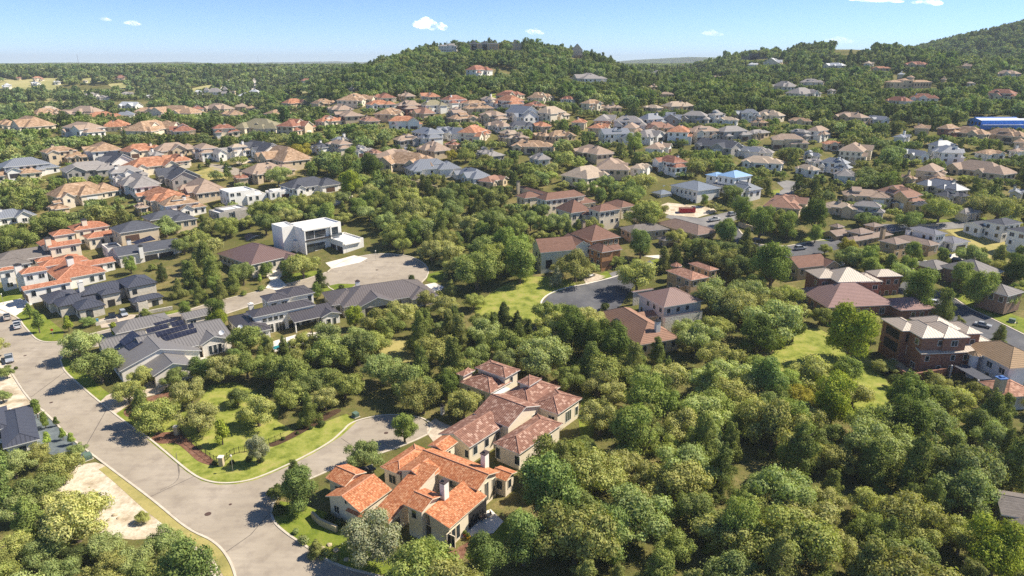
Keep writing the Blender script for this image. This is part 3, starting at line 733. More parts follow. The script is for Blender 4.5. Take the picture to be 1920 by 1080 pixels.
BRT=r_row(lin(158,122,102)); BRT2=r_shingle(lin(134,102,88)); TANT=r_row(lin(172,144,112)); PINKT=r_tile(lin(168,124,102),lin(188,142,118),lin(202,162,138),.6)
GRSH=r_shingle(lin(126,118,112)); SLATE=r_shingle(lin(88,90,98)); DKSH=r_shingle(lin(84,78,76)); WFLAT=r_flat(lin(226,228,230)); CAPD=plain('dark_chimney_cap',lin(74,62,62),.7)
CT=plain('ridge_tile',lin(196,142,112),.85,0,.2); CT2=plain('brown_ridge_tile',lin(158,118,100),.85,0,.2)
z=Zm(600,820,4.695)
PH('clay_tiled_villa','orange clay tiled cream villa with two chimneys at the street corner','villa',(760,985),57,[
 ('gx',4.0,z(45,525),z(635,465),dict(p=.38)),
 ('gy',4.7,z(45,365),z(412,312),dict(p=.36)),
 ('gy',5.3,z(1388,472),z(1010,95),dict(p=.36)),
 ('hip',4.6,z(530,268),z(1000,130),dict(p=.36)),
 ('gx',5.6,z(683,300),z(1080,290),dict(p=.36)),
 ('shx+',3.5,z(440,690),z(1050,420),dict(p=.26)),
 ('gy',6.2,z(735,600),z(1085,520),dict(p=.34)),
 ('shy+',4.4,z(925,715),z(1470,522),dict(p=.22)),
 ('gx',5.4,z(945,80),z(1215,45),dict(p=.36)),
 ('gy',3.9,z(1640,395),z(1590,255),dict(p=.3)),
 ('shx+',3.0,z(222,655),('m',1.3,-4.2),dict(open=True,z0=2.7,ov=.1,p=.4)),
],TERRA,CREAM,short='the orange clay tiled villa',capm=CT,hid=.3,wind=.8,extras=[
 ('chimpx',*z(1092,392),9.0,1.3,WHITE,3.5,CAPD),('chimpx',*z(1450,140),8.6,1.3,WHITE,3.5,CAPD),
 ('win',7,'y-',-3.9,.5,1.0,2.7,0),('win',7,'y-',-2.6,.5,1.0,2.7,0),('win',7,'y-',-5.2,.5,1.0,2.7,0),('recess_shade',7,'y-',3.3,.1,5.6,3.4),
 ('win',2,'y-',-2.4,.8,1.1,3.6,1),('win',2,'y-',0,.8,1.1,4.0,1),('win',2,'y-',2.4,.8,1.1,3.6,1),
 ('door',7,'x-',2.6,1.5,2.7),('win',7,'x-',-2.6,.6,1.4,2.2,1),('win',6,'x-',.2,4.0,1.0,1.6,0),('win',0,'x-',2.2,1.2,1.2,1.4,1),('win',0,'x-',-.4,4.1,.5,.8),('win',4,'x-',0,5.1,.5,.9),('win',8,'y-',0,3.6,.8,.8)],trim=CREAM)
z=Zm(800,670,5.144)
PH('brown_tiled_villa','sprawling villa with mottled brown clay tiles, behind the orange clay tiled villa','villa',(960,840),52,[
 ('hip',4.0,z(640,835),z(1315,645),dict(p=.4)),
 ('gx',4.3,z(110,745),z(770,650),dict(p=.36)),
 ('gy',5.0,z(450,548),z(1120,470),dict(p=.36)),
 ('hip',5.0,z(1000,460),z(1500,400),dict(p=.38)),
 ('pyr',7.4,z(870,242),z(1110,212),dict(p=.42)),
 ('hip',5.0,z(705,378),z(1290,290),dict(p=.36)),
 ('hip',4.5,z(315,245),z(820,240),dict(p=.36)),
 ('hip',6.6,z(465,105),z(905,125),dict(p=.36)),
 ('pyr',6.2,z(285,165),z(470,130),dict(p=.45)),
 ('flat',4.0,z(410,270),z(805,300),dict(r=WFLAT,w=WHITE,par=.08)),
],MOTT,CREAM,short='the brown tiled villa',capm=CT2,hid=.6,extras=[('chimpx',*z(150,470),2.4,.8,OFFW,.2),('win',0,'x-',-2.5,1.1,1.2,2.0),('win',0,'x-',2.6,.6,1.1,2.6),('win',1,'x-',-3.2,1.4,1.0,1.7),('win',3,'y-',0,1.2,2.2,2.6,2),('win',3,'y-',3.5,1.2,1.1,2.2),('win',0,'y-',0,1.4,.9,1.4),('win',0,'y-',4,1.4,.9,1.4)])
z=Zm(170,580,6.352); S=lambda *q:[z(*p) for p in q]
PH('solar_house','white house with grey metal roof covered in rows of solar panels','house',(300,710),41,[
 ('gy',3.6,z(345,747),('m',20.5,13),dict(p=.33)),
 ('gx',4.2,z(1045,492),('m',15,19,-8,0),dict(p=.3)),
 ('gy',4.3,z(1310,436),('m',7.8,12),dict(p=.42)),
 ('gy',3.4,z(742,806),('m',10.2,9),dict(p=.42)),
 ('gx',3.4,z(150,505),('m',12,10),dict(p=.3)),
 ('hip',4.0,z(300,300),('m',16,10),dict(p=.36)),
 ('gx',4.2,z(1130,130),('m',8,7),dict(p=.3)),
],GREYM,OFFW,short='the solar panelled house',hid=.6,extras=[
 ('solar',1,'y-',S((745,172),(1005,108),(1022,135),(770,200))),('solar',1,'y-',S((650,240),(905,172),(940,222),(675,290))),('solar',1,'y-',S((940,160),(1100,128),(1125,180),(970,215))),
 ('solar',1,'y-',S((770,280),(1140,185),(1160,232),(805,335))),('solar',1,'y-',S((835,330),(1255,225),(1270,275),(895,382))),('solar',1,'y-',S((1155,185),(1215,170),(1235,215),(1180,235))),
 ('solar',0,'x-',S((340,390),(500,255),(600,325),(400,440))),('solar',0,'x-',S((405,445),(560,362),(628,395),(470,490))),
 ('recess_shade',1,'y-',3.6,.1,9.0,3.0),('win',2,'y-',-1.3,.8,.9,2.6),('win',2,'y-',0,.8,.9,2.6),('win',2,'y-',1.3,.8,.9,2.6),('garage',3,'x-',0,5.4,2.4,GARD),('none',3,'y-'),('win',0,'y-',5.5,.8,1.2,1.6)])
z=Zm(400,520,7.385)
PH('charcoal_roofed_house','white house with charcoal metal roofs, covered porch and long narrow pool','house',(520,632),37,[
 ('hip',6.2,z(450,478),z(1420,385),dict(p=.36)),
 ('hip',6.4,z(640,268),z(1080,285),dict(p=.36)),
 ('hip',6.0,z(850,190),z(1412,215),dict(p=.34)),
 ('shy+',3.6,z(1120,635),('m',13.5,6),dict(p=.33,open=True)),
 ('hip',3.5,z(165,560),z(815,718),dict(p=.34)),
 ('gy',3.7,z(1500,565),('m',6.6,9),dict(p=.35)),
],DKM,WHITE,short='the charcoal roofed porch house',hid=.5,extras=[('chimpx',*z(517,372),4.6,1.4,WHITE,.5,WHITE),
 ('win',0,'y-',-6.3,4.0,1.3,1.2),('win',0,'y-',-4.6,4.0,1.3,1.2),('win',0,'y-',-2.9,4.0,1.3,1.2),('win',0,'y-',-1.2,4.0,1.2,1.2),('win',0,'y-',-5.2,.3,2.6,2.7,2),('win',0,'y-',-1.8,.3,2.8,2.7,2),('win',0,'y-',2.4,.3,3.2,2.6,1),('win',0,'y-',6.2,.3,2.6,2.4,1),
 ('win',4,'y-',-1.2+2.2,.4,2.6,2.5,1),('win',5,'y-',-.9,.4,1.2,2.3),('win',5,'y-',1,.4,1.0,2.3),('win',2,'y-',3.2,3.4,1.2,1.9)])
z=Zm(590,500,7.385)
PH('long_hipped_house','long low house with grey ribbed metal hip roof and white chimney, below the big cul-de-sac','house',(690,590),27,[
 ('hip',3.6,z(395,568),('m',31,17),dict(p=.42)),('hip',3.5,z(235,545),('m',13,15),dict(p=.36)),('gy',3.5,z(615,575),('m',12.5,9),dict(p=.40)),('hip',3.5,z(1345,462),('m',9.5,12),dict(p=.40)),
],EMET,LST,short='the long grey hip roofed house',hid=1.0,extras=[('chimpx',*z(592,205),7.4,1.3,WHITE,3.5,CAPD),('recess_shade',2,'y-',.6,.1,9.5,2.8)])
z=Zm(400,390,6.4)
PH('cubic_white_house','white cubic two storey modern house with dark garage doors, beside the big cul-de-sac','house',(620,478),45,[
 ('flat',10.8,z(820,230),('m',6,8.5)),('flat',10.5,z(1065,246),('m',17,12)),('flat',4.8,z(985,402),('m',5,8)),('flat',4.9,z(1552,408),('m',9.5,14)),
],WFLAT,WHITE,short='the white cubic house',hid=.2,trim=FRAMED,extras=[
 ('win',1,'y-',-5.6,6.0,3.6,2.9,1),('win',1,'y-',-1.0,6.0,4.6,2.7,3),('win',1,'y-',5.4,6.0,3.0,2.7,1),('win',1,'y-',-5.6,.5,3.2,3.2,1),('win',1,'y-',-1.6,1.0,4.2,2.6,2),
 ('garage',3,'x-',-4.6,3.9,2.7,GARD),('garage',3,'x-',.2,3.9,2.7,GARD),('garage',3,'y-',-.6,5.4,2.9,GARW),('none',0,'x-'),('none',0,'y-'),('win',2,'y-',0,1.6,1.4,.5),('none',1,'x-'),('none',2,'x-'),('slab',1,'y-',-2.6,5.2,11.5,.45,1.3,FRAMED,'balcony'),('slab',1,'y-',-2.6,9.4,11.8,.5,1.2,WHITE,'roof_overhang'),('slab',1,'y-',-8.2,.2,.5,9.6,1.2,WHITE,'side_fin'),('slab',1,'y-',3.2,.2,.5,9.6,1.2,WHITE,'side_fin'),('slab',3,'y-',-.6,3.6,7.4,.4,.9,WHITE,'garage_overhang'),('door',1,'y-',-7.4,1.2,2.6),('slab',1,'y-',5.5,5.3,5.2,.9,1.2,GLASS,'terrace_rail')])
PH('brown_hipped_house','cream stone house with brown metal hip roof and dark car outside','house',(520,500),50,[
 ('hip',3.7,z(40,552),z(1010,560),dict(p=.42)),('hip',3.5,z(905,628),('m',5,8),dict(p=.4)),('gy',3.5,z(395,400),('m',9,6,0,0),dict(p=.35)),('flat',4.3,z(628,590),('m',3.0,3.0),dict(r=BRNM,w=WHITE)),
],BRNM,LST,short='the brown metal hip roofed house',hid=.6,extras=[('chimpx',*z(585,512),5.3,1.1,BRNM,3,BRNM),('door',3,'y-',0,1.4,2.6,GARB)])
z=Zm(70,490,7.385)
PH('slate_roofed_house','pale stone two storey house with dark ribbed hip roofs and two cars in its court','house',(200,600),45,[
 ('hip',6.4,z(1250,382),('m',9.5,12.5),dict(p=.42)),('hip',5.2,z(622,488),('m',15,9),dict(p=.42)),('hip',5.3,z(885,483),('m',6.2,5),dict(p=.45)),('hip',3.5,z(1255,536),z(1757,492),dict(p=.45)),
 ('hip',3.5,z(562,692),('m',8,9),dict(p=.45)),('hip',3.8,z(290,642),('m',13,9),dict(p=.42)),('hip',3.6,z(150,602),('m',10,12),dict(p=.4)),('flat',3.6,z(1392,580),('m',3,2.6),dict(r=CHAR)),
],CHAR,LST,short='the dark ribbed hip roofed house',hid=.3,trim=FRAMED,extras=[('chimpx',*z(590,285),9.0,1.5,OFFW,3.5,OFFW),('win',3,'y-',2.0,.5,1.8,2.3,1),('win',4,'y-',-.8,.5,1.7,2.4,1),('recess_shade',2,'y-',-.4,.1,2.2,3.2),('win',0,'y-',-2.6,4,1.2,1.6),('garage',3,'x-',.4,5,2.4,GARD)])
z=Zm(0,400,5.647)
PH('terracotta_house','rambling white house with smooth orange tile roofs and square stair towers, at the street bend','house',(90,545),45,[
 ('hip',4.2,z(420,560),z(1130,618),dict(p=.36)),('hip',5.8,z(440,578),('m',15,7),dict(p=.36)),('gx',5.4,z(775,592),('m',14,6.5),dict(p=.34)),('hip',6.8,z(185,615),z(515,603),dict(p=.4)),('hip',7.2,z(-40,602),z(165,592),dict(p=.36)),
 ('gx',3.8,z(215,795),z(765,730),dict(p=.36)),('hip',5.6,z(570,478),z(880,478),dict(p=.36)),('hip',5.2,z(360,500),z(600,490),dict(p=.36)),
],TERRA2,WHITE,short='the rambling orange tiled house',hid=.3,capm=CT,extras=[('chimpx',*z(733,470),9.4,2.0,WHITE,3),('chimpx',*z(182,548),9.2,2.0,WHITE,0),('garage',5,'x-',-2,4.6,2.5,GARB),('garage',5,'x-',3.2,4,2.5,GARB)])
PH('dark_solar_villa','white house with dark roof, one solar panel and deep covered terrace','house',(245,510),42,[
 ('gx',5.0,z(1250,462),('m',23,12),dict(p=.36)),('flat',6.6,z(1135,372),('m',5,9),dict(r=SLATE)),('flat',5.6,z(1410,402),('m',4,3),dict(r=SLATE,w=BEIGE)),
],SLATE,OFFW,short='the white house with the low solar panel',hid=.4,extras=[('solar',0,'y-',[z(1380,315),z(1590,238),z(1650,282),z(1440,328)]),('recess_shade',0,'y-',5.2,.1,5.2,3.6),('recess_shade',0,'y-',-.2,.1,4.6,3.6),('chimpx',*z(1360,280),8.3,1.4,WHITE,4),('chimpx',*z(1483,350),7.6,1.4,WHITE,3)])
PH('two_storey_tile_house','white two storey house with pale orange hip roof and tall chimney, among trees','house',(150,465),45,[
 ('hip',6.4,z(785,190),('m',13,10.5),dict(p=.36)),('hip',4.2,z(925,276),('m',14,7.5),dict(p=.36)),('hip',6.0,z(560,248),('m',8,7),dict(p=.4)),('gx',4.0,z(518,372),('m',11,6),dict(p=.34)),('gy',4.2,z(440,358),('m',6,9),dict(p=.34)),
],TERRA2,CREAM,short='the pale orange hip roofed house',hid=.6,capm=CT,extras=[('chimpx',*z(885,70),9.8,1.8,CREAM,4),('chimpx',*z(500,265),7.4,1.8,CREAM,3)])
PH('beige_slate_house','beige house with dark shingle hip roofs and square stone entrance','house',(280,425),45,[
 ('hip',3.8,z(1265,215),('m',15,13),dict(p=.42)),('hip',4.6,z(1590,80),('m',16,11),dict(p=.42)),('hip',3.8,z(1840,95),('m',10,9),dict(p=.42)),('flat',5.0,z(1390,130),('m',5,3),dict(r=SLATE,w=BEIGE)),
],SLATE,BEIGE,short='the beige slate roofed house',hid=.6,extras=[('garage',0,'y-',-3,5,2.4,GARB)])
PH('grey_ranch_house','low house with grey tiled hip roof, partly outside the frame','house',(20,500),45,[('hip',3.6,z(-60,545),('m',26,13),dict(p=.4)),('hip',3.4,z(-120,600),('m',13,8),dict(p=.4))],GRSH,OFFW,short='the low grey tiled house',hid=.8)
z=Zm(0,740,7.717)
PH('garage_wing','charcoal roofed garage wing with brown door and long white garden wall, beside the street','garage',(15,830),-52,[
 ('hip',3.4,z(-600,335),('m',12.5,9,0,0),dict(p=.35)),('hip',3.2,z(580,650),('m',-20,-6.5),dict(p=.3)),
],CHAR,WHITE,short='the charcoal roofed garage',hid=.2,extras=[])
z=Zm(1090,470,5.4)
PH('flat_tile_house','house with steep brown flat tile roof and two white chimneys, beside the dark cul-de-sac','house',(1180,650),22,[
 ('hip',3.6,z(110,640),z(1010,890),dict(p=.5)),('gx',3.6,z(600,690),('m',9,5),dict(p=.4)),
],BRT,BEIGE,short='the house with two white chimneys',hid=1.2,extras=[('chimpx',*z(355,705),7.6,1.3,WHITE,3),('chimpx',*z(775,712),8.6,1.4,WHITE,3)])
PH('white_brick_house','white brick two storey house with brown ribbed hip roof','house',(1230,595),24,[
 ('hip',6.2,z(565,440),z(1240,512),dict(p=.45)),('hip',4.0,z(825,682),z(1230,612),dict(p=.45)),('hip',5.6,z(505,417),z(735,392),dict(p=.4)),
],r_seam(lin(146,118,108),.75),m_stone(lin(214,208,198),lin(232,228,220)),short='the white brick two storey house',hid=1.2)
PH('turret_house','tan house with pinkish tile roofs and a round turret, behind the white brick house','house',(1290,540),28,[
 ('cone',6.2,z(835,152),z(1085,152),dict(p=.55)),('hip',6.2,z(850,205),z(1300,272),dict(p=.4)),('hip',6.0,z(1080,132),z(1395,192),dict(p=.4)),('hip',3.6,z(980,365),z(1200,330),dict(p=.4)),
],r_tile(lin(164,120,100),lin(182,138,116),lin(196,156,134),.6),TANW,short='the tan house with the round turret',hid=1.2)
z=Zm(970,390,7.2)
PH('gabled_cone_house','pale house with brown gabled roof, small cone dormer and columned porch, above the round lawn','house',(1045,490),19,[
 ('gx',6.4,z(312,612),('m',14.5,10),dict(p=.8)),('gy',6.0,z(740,560),('m',9,14),dict(p=.6)),('cone',6.9,z(470,482),z(655,490),dict(p=1.3,r=r_seam(lin(176,160,146)))),('flat',4.2,z(330,640),('m',4.5,3),dict(r=BRT2,w=OFFW,open=True)),('gy',6.2,z(330,590),('m',5,5),dict(p=.7)),
],BRT2,m_wall(lin(206,204,190)),short='the gabled house with the cone dormer',hid=1.0,extras=[('recess_shade',0,'y-',-3.6,.2,2.6,3.2)])
PH('ochre_brick_house','ochre brick two storey house with steep brown hip roofs, right of the cone dormer','house',(1125,490),30,[
 ('hip',6.6,z(700,348),z(1400,395),dict(p=.6)),('hip',6.0,z(1140,608),('m',6,9),dict(p=.7)),('gx',5,z(1250,590),('m',6,5),dict(p=.6)),
],BRT2,OCHRE,short='the ochre brick house',hid=1.0,extras=[('chimpx',*z(895,188),10.5,1.3,STN,4),('garage',1,'y-',0,4.4,2.4,GARB)])
z=Zm(920,240,3.692)
PH('stone_grey_house','stone house with grey brown hip roofs right of the ochre brick house','house',(1225,475),20,[
 ('hip',6.0,z(890,692),z(1240,702),dict(p=.42)),('hip',3.6,z(1150,762),z(1310,772),dict(p=.42)),('hip',6.2,z(1040,655),('m',9,8),dict(p=.42)),
],GRSH,STN,short='the grey roofed stone house',hid=1.0,extras=[('garage',1,'y-',0,4,2.4,GARB)])
PH('long_brown_house','long low house with brown grey roof, below the building site','house',(1320,465),30,[
 ('hip',4.0,z(1140,662),z(1575,722),dict(p=.45)),('hip',3.6,z(1470,730),('m',8,7),dict(p=.45)),
],r_shingle(lin(142,120,110)),STN,short='the long brown grey roofed house',hid=.6,extras=[('garage',0,'y-',1,3.2,2.4,GARB),('garage',0,'y-',-3,3.2,2.4,GARB)])
PH('steep_brown_house','brown tiled house of many steep hips with chimney, leftmost of three above the grove','house',(1030,385),32,[
 ('hip',5.0,z(185,412),z(462,472),dict(p=.55)),('hip',5.4,z(310,485),z(660,470),dict(p=.62)),('hip',4.0,z(235,490),('m',10,8),dict(p=.5)),
],BRT2,CREAM,short='the many hipped brown house',hid=1.5,extras=[('chimpx',*z(190,372),9,1.4,STN,3)])
PH('pyramid_roofed_house','house with tall pyramid-like brown hip roof, middle of three above the grove','house',(1080,408),32,[
 ('hip',4.6,z(440,558),z(705,572),dict(p=.75)),('hip',4.6,z(620,530),('m',10,9),dict(p=.5)),
],BRT2,CREAM,short='the tall brown pyramid roof',hid=1.5)
PH('two_storey_brown_house','cream two storey house with brown hip roof, rightmost of three above the grove','house',(1140,410),32,[
 ('hip',6.2,z(668,560),z(908,562),dict(p=.5)),('hip',5.0,z(780,522),z(1012,540),dict(p=.45)),('hip',3.6,z(660,610),('m',9,6),dict(p=.45)),
],BRT2,CREAM,short='the cream house with brown hips',hid=1.2)
PH('new_white_house','unfinished white house with blue grey hip roofs, on the building site','house',(1290,392),30,[
 ('hip',4.0,z(1108,447),z(1268,452),dict(p=.38)),('hip',7.0,z(1240,398),z(1600,418),dict(p=.36)),('hip',3.9,z(1190,430),('m',12,7),dict(p=.36)),
],r_shingle(lin(128,136,148)),WHITE,short='the unfinished white house',hid=.2,extras=[('recess_shade',1,'y-',5.5,.1,4.8,2.8),('recess_shade',0,'y-',0,.2,3,2.4)])
PH('grey_gabled_house','white house with large grey metal hip roof behind the building site','house',(1400,372),32,[
 ('hip',4.6,z(1530,388),z(1885,422),dict(p=.55)),('gy',4.4,z(1740,440),('m',9,8),dict(p=.5)),
],r_seam(lin(120,126,134),.8),WHITE,short='the big grey metal hip roof',hid=1.0)
PH('blue_tarp_house','house under construction with its hip roof wrapped in bright blue sheeting','house',(1370,335),34,[
 ('hip',4.4,z(1690,348),('m',13.5,11),dict(p=.42)),('hip',3.2,z(1560,338),('m',9,7),dict(p=.36)),
],plain('blue_sheeting',lin(136,170,206),.45,0.0,.12,.6),WHITE,short='the blue sheeted roof',hid=1.5)
z=Zm(1480,480,6.0)
PH('red_brick_mansion','red brick two storey house with pale ribbed hip roofs beside the tall bright tree','house',(1600,585),5,[
 ('hip',8.4,z(545,302),('m',13,12),dict(p=.55)),('hip',8.4,z(335,258),('m',9,10),dict(p=.45)),('hip',5.0,z(425,442),('m',14,8),dict(p=.4)),('hip',8.0,z(985,240),('m',9.5,7),dict(p=.45)),('hip',8.2,z(800,300),('m',8,9),dict(p=.45)),
],TANM,BRICK,short='the first red brick house',hid=1.5)
PH('rose_tile_house','house with broad rose brown flat tile hip roof, between two red brick houses','house',(1650,620),7,[
 ('hip',4.4,z(430,590),('m',24,19),dict(p=.52)),('hip',4.2,z(1250,620),('m',13,11),dict(p=.42)),
],r_row(lin(166,134,126)),BRICK,short='the rose brown flat tile roof',hid=1.5)
z=Zm(1630,560,5.4)
PH('terraced_brick_mansion','red brick house on high basement with stone steps and pale ribbed roofs','house',(1735,705),5,[
 ('hip',10.4,z(535,407),('m',8,12),dict(p=.5,z0=-2,st=3)),('hip',10.4,z(755,407),('m',7.5,11),dict(p=.5,z0=-2,st=3)),('hip',10.4,z(335,335),('m',6.5,10),dict(p=.42,z0=-2,st=3)),('hip',10.2,z(985,364),('m',5,9),dict(p=.45,z0=-2)),('shy+',6.2,z(525,567),('m',15.5,2.6),dict(p=.3,z0=-2)),('hip',6.5,z(960,505),('m',11,10),dict(p=.42,z0=-2)),('hip',10.3,z(640,330),('m',9,10),dict(p=.5,z0=-2)),
],TANM,BRICK,short='the terraced red brick house',hid=.2,extras=[('recess_shade',2,'x-',-.4,7.2,6,2.4),('recess_shade',2,'x-',-.4,3.4,6,2.8),('recess_shade',2,'y-',0,7.2,3.0,2.2),('win',2,'y-',0,3.6,1.4,2.4)])
PH('balcony_house','white two storey house with tan tile roof, glass balcony and stone chimney','house',(1850,715),8,[
 ('hip',6.4,z(1420,718),('m',13,17),dict(p=.45)),('cone',6.4,z(955,548),z(1180,590),dict(p=.6)),('flat',3.6,z(1270,812),('m',-4.5,9),dict(r=SLATE,open=True,par=.06)),('hip',3.4,z(1395,1008),('m',9,9),dict(p=.42,r=PINKT)),('hip',3.2,z(870,618),('m',5,4),dict(r=DKSH)),
],TANT,m_wall(lin(214,212,214)),short='the tan tiled balcony house',hid=.5,extras=[('chimpx',*z(1340,806),7.5,1.9,STN,0,plain('blue_cap',lin(70,110,170),.5))])
z=Zm(1820,890,7.717)
PH('corner_shingle_house','grey shingled house with stone posts under its eaves, deep in the trees','house',(1895,1010),-19,[
 ('gx',4.2,z(440,590),('m',16,8.5),dict(p=.35)),('hip',3.6,z(655,862),('m',14,9),dict(p=.35)),
],GRSH,m_stone(lin(170,156,140),lin(190,176,158)),short='the grey shingled corner house',hid=.2)
z=Zm(1480,480,6.0)
PH('brown_porch_house','house with plain brown roof above a row of porch posts','house',(1535,515),18,[
 ('gx',4.0,z(105,142),('m',14,11),dict(p=.5)),('gy',3.8,z(405,130),('m',7,7),dict(p=.6)),
],BRT2,STN,short='the brown roofed porch house',hid=1.0)
z=Zm(1520,410,6.0)
PH('tan_tower_house','tan house of many small hip roofs with square lantern towers','house',(1640,480),28,[
 ('gx',4.2,z(290,202),('m',9,7),dict(p=.45)),('pyr',6.6,z(305,106),('m',4.5,4.5),dict(p=.5)),('hip',4.0,z(350,226),z(935,182),dict(p=.4)),('pyr',6.6,z(712,97),('m',6.5,5),dict(p=.45)),('hip',5.6,z(960,296),('m',9,7.5),dict(p=.4)),('hip',4.2,z(1030,192),z(1345,312),dict(p=.4)),('hip',5.8,z(560,180),('m',9,7),dict(p=.4)),
],r_shingle(lin(150,132,120)),TANW,short='the tan towered house',hid=.8,extras=[('chimpx',*z(822,100),8.6,1.6,TANW,3)])
PH('white_garage_house','white modern house with grey roofs and dark garage door, beside the dry lawn','house',(1790,475),22,[
 ('hip',6.8,z(1402,188),('m',7,13),dict(p=.36)),('hip',3.6,z(1612,286),('m',9.5,9.5),dict(p=.34)),('hip',3.8,z(905,150),('m',14,9),dict(p=.36)),
],r_shingle(lin(128,128,136)),WHITE,short='the white house with dark garage door',hid=.3,extras=[('garage',1,'y-',.4,5.2,2.5,GARD),('chimpx',*z(1100,120),7,1.5,WHITE,3),('win',0,'y-',-1.4,4.6,.9,1.2),('win',0,'y-',0,4.6,.9,1.2),('win',0,'y-',1.4,4.6,.9,1.2)])
z=Zm(1360,360,3.0)
PH('white_wall_house','white two storey house with slate roof and dark base wall, above the dry lawn','house',(1885,445),24,[
 ('hip',6.4,z(1570,190),('m',12,9),dict(p=.36)),('hip',6.4,z(1700,235),('m',12,8),dict(p=.36)),('gx',4.4,z(1440,200),('m',9,8),dict(p=.36)),
],SLATE,WHITE,short='the white house above the dry lawn',hid=.2)
PH('shaded_tile_house','low house with grey striped tile roof half hidden by trees','house',(1830,520),28,[
 ('hip',3.8,z(1190,440),('m',11,9),dict(p=.4)),('hip',4.2,z(1440,480),('m',14,15),dict(p=.5)),('hip',3.6,z(1590,590),('m',10,10),dict(p=.4)),
],r_row(lin(140,134,130)),m_stone(lin(150,120,104),lin(172,142,122)),short='the striped grey tile roof',hid=2.0)
# ------------------------------------------------------------------ the other houses: px,py centre, px width, roof, wall, turn, storeys
RC={'T':('orange tiled',[r_tile(lin(174,118,88),lin(188,136,106),lin(200,152,124),.9)]),'P':('tan tiled',[r_tile(lin(164,134,106),lin(180,150,122),lin(194,166,140),.9)]),
'B':('brown tiled',[r_shingle(lin(158,122,104))]),'N':('grey brown',[r_shingle(lin(170,148,130))]),'G':('grey',[r_shingle(lin(154,148,144))]),'D':('dark slate',[r_shingle(lin(84,86,94))]),
'S':('blue grey',[r_seam(lin(132,136,144),.9)]),'W':('white metal',[r_seam(lin(206,208,210),.9)]),'R':('red tiled',[r_tile(lin(146,98,80),lin(160,112,92),lin(176,132,112),.9)]),
'O':('olive grey',[r_shingle(lin(146,138,112))]),'K':('pale beige',[r_shingle(lin(182,164,144))]),'F':('flat white',[WFLAT])}
WC={'w':('white',WHITE),'c':('cream',CREAM),'b':('beige',BEIGE),'k':('brick',BRICK),'s':('grey stone',m_stone(lin(170,164,156),lin(192,186,176))),'o':('golden stone',m_wall(lin(216,184,134)))}
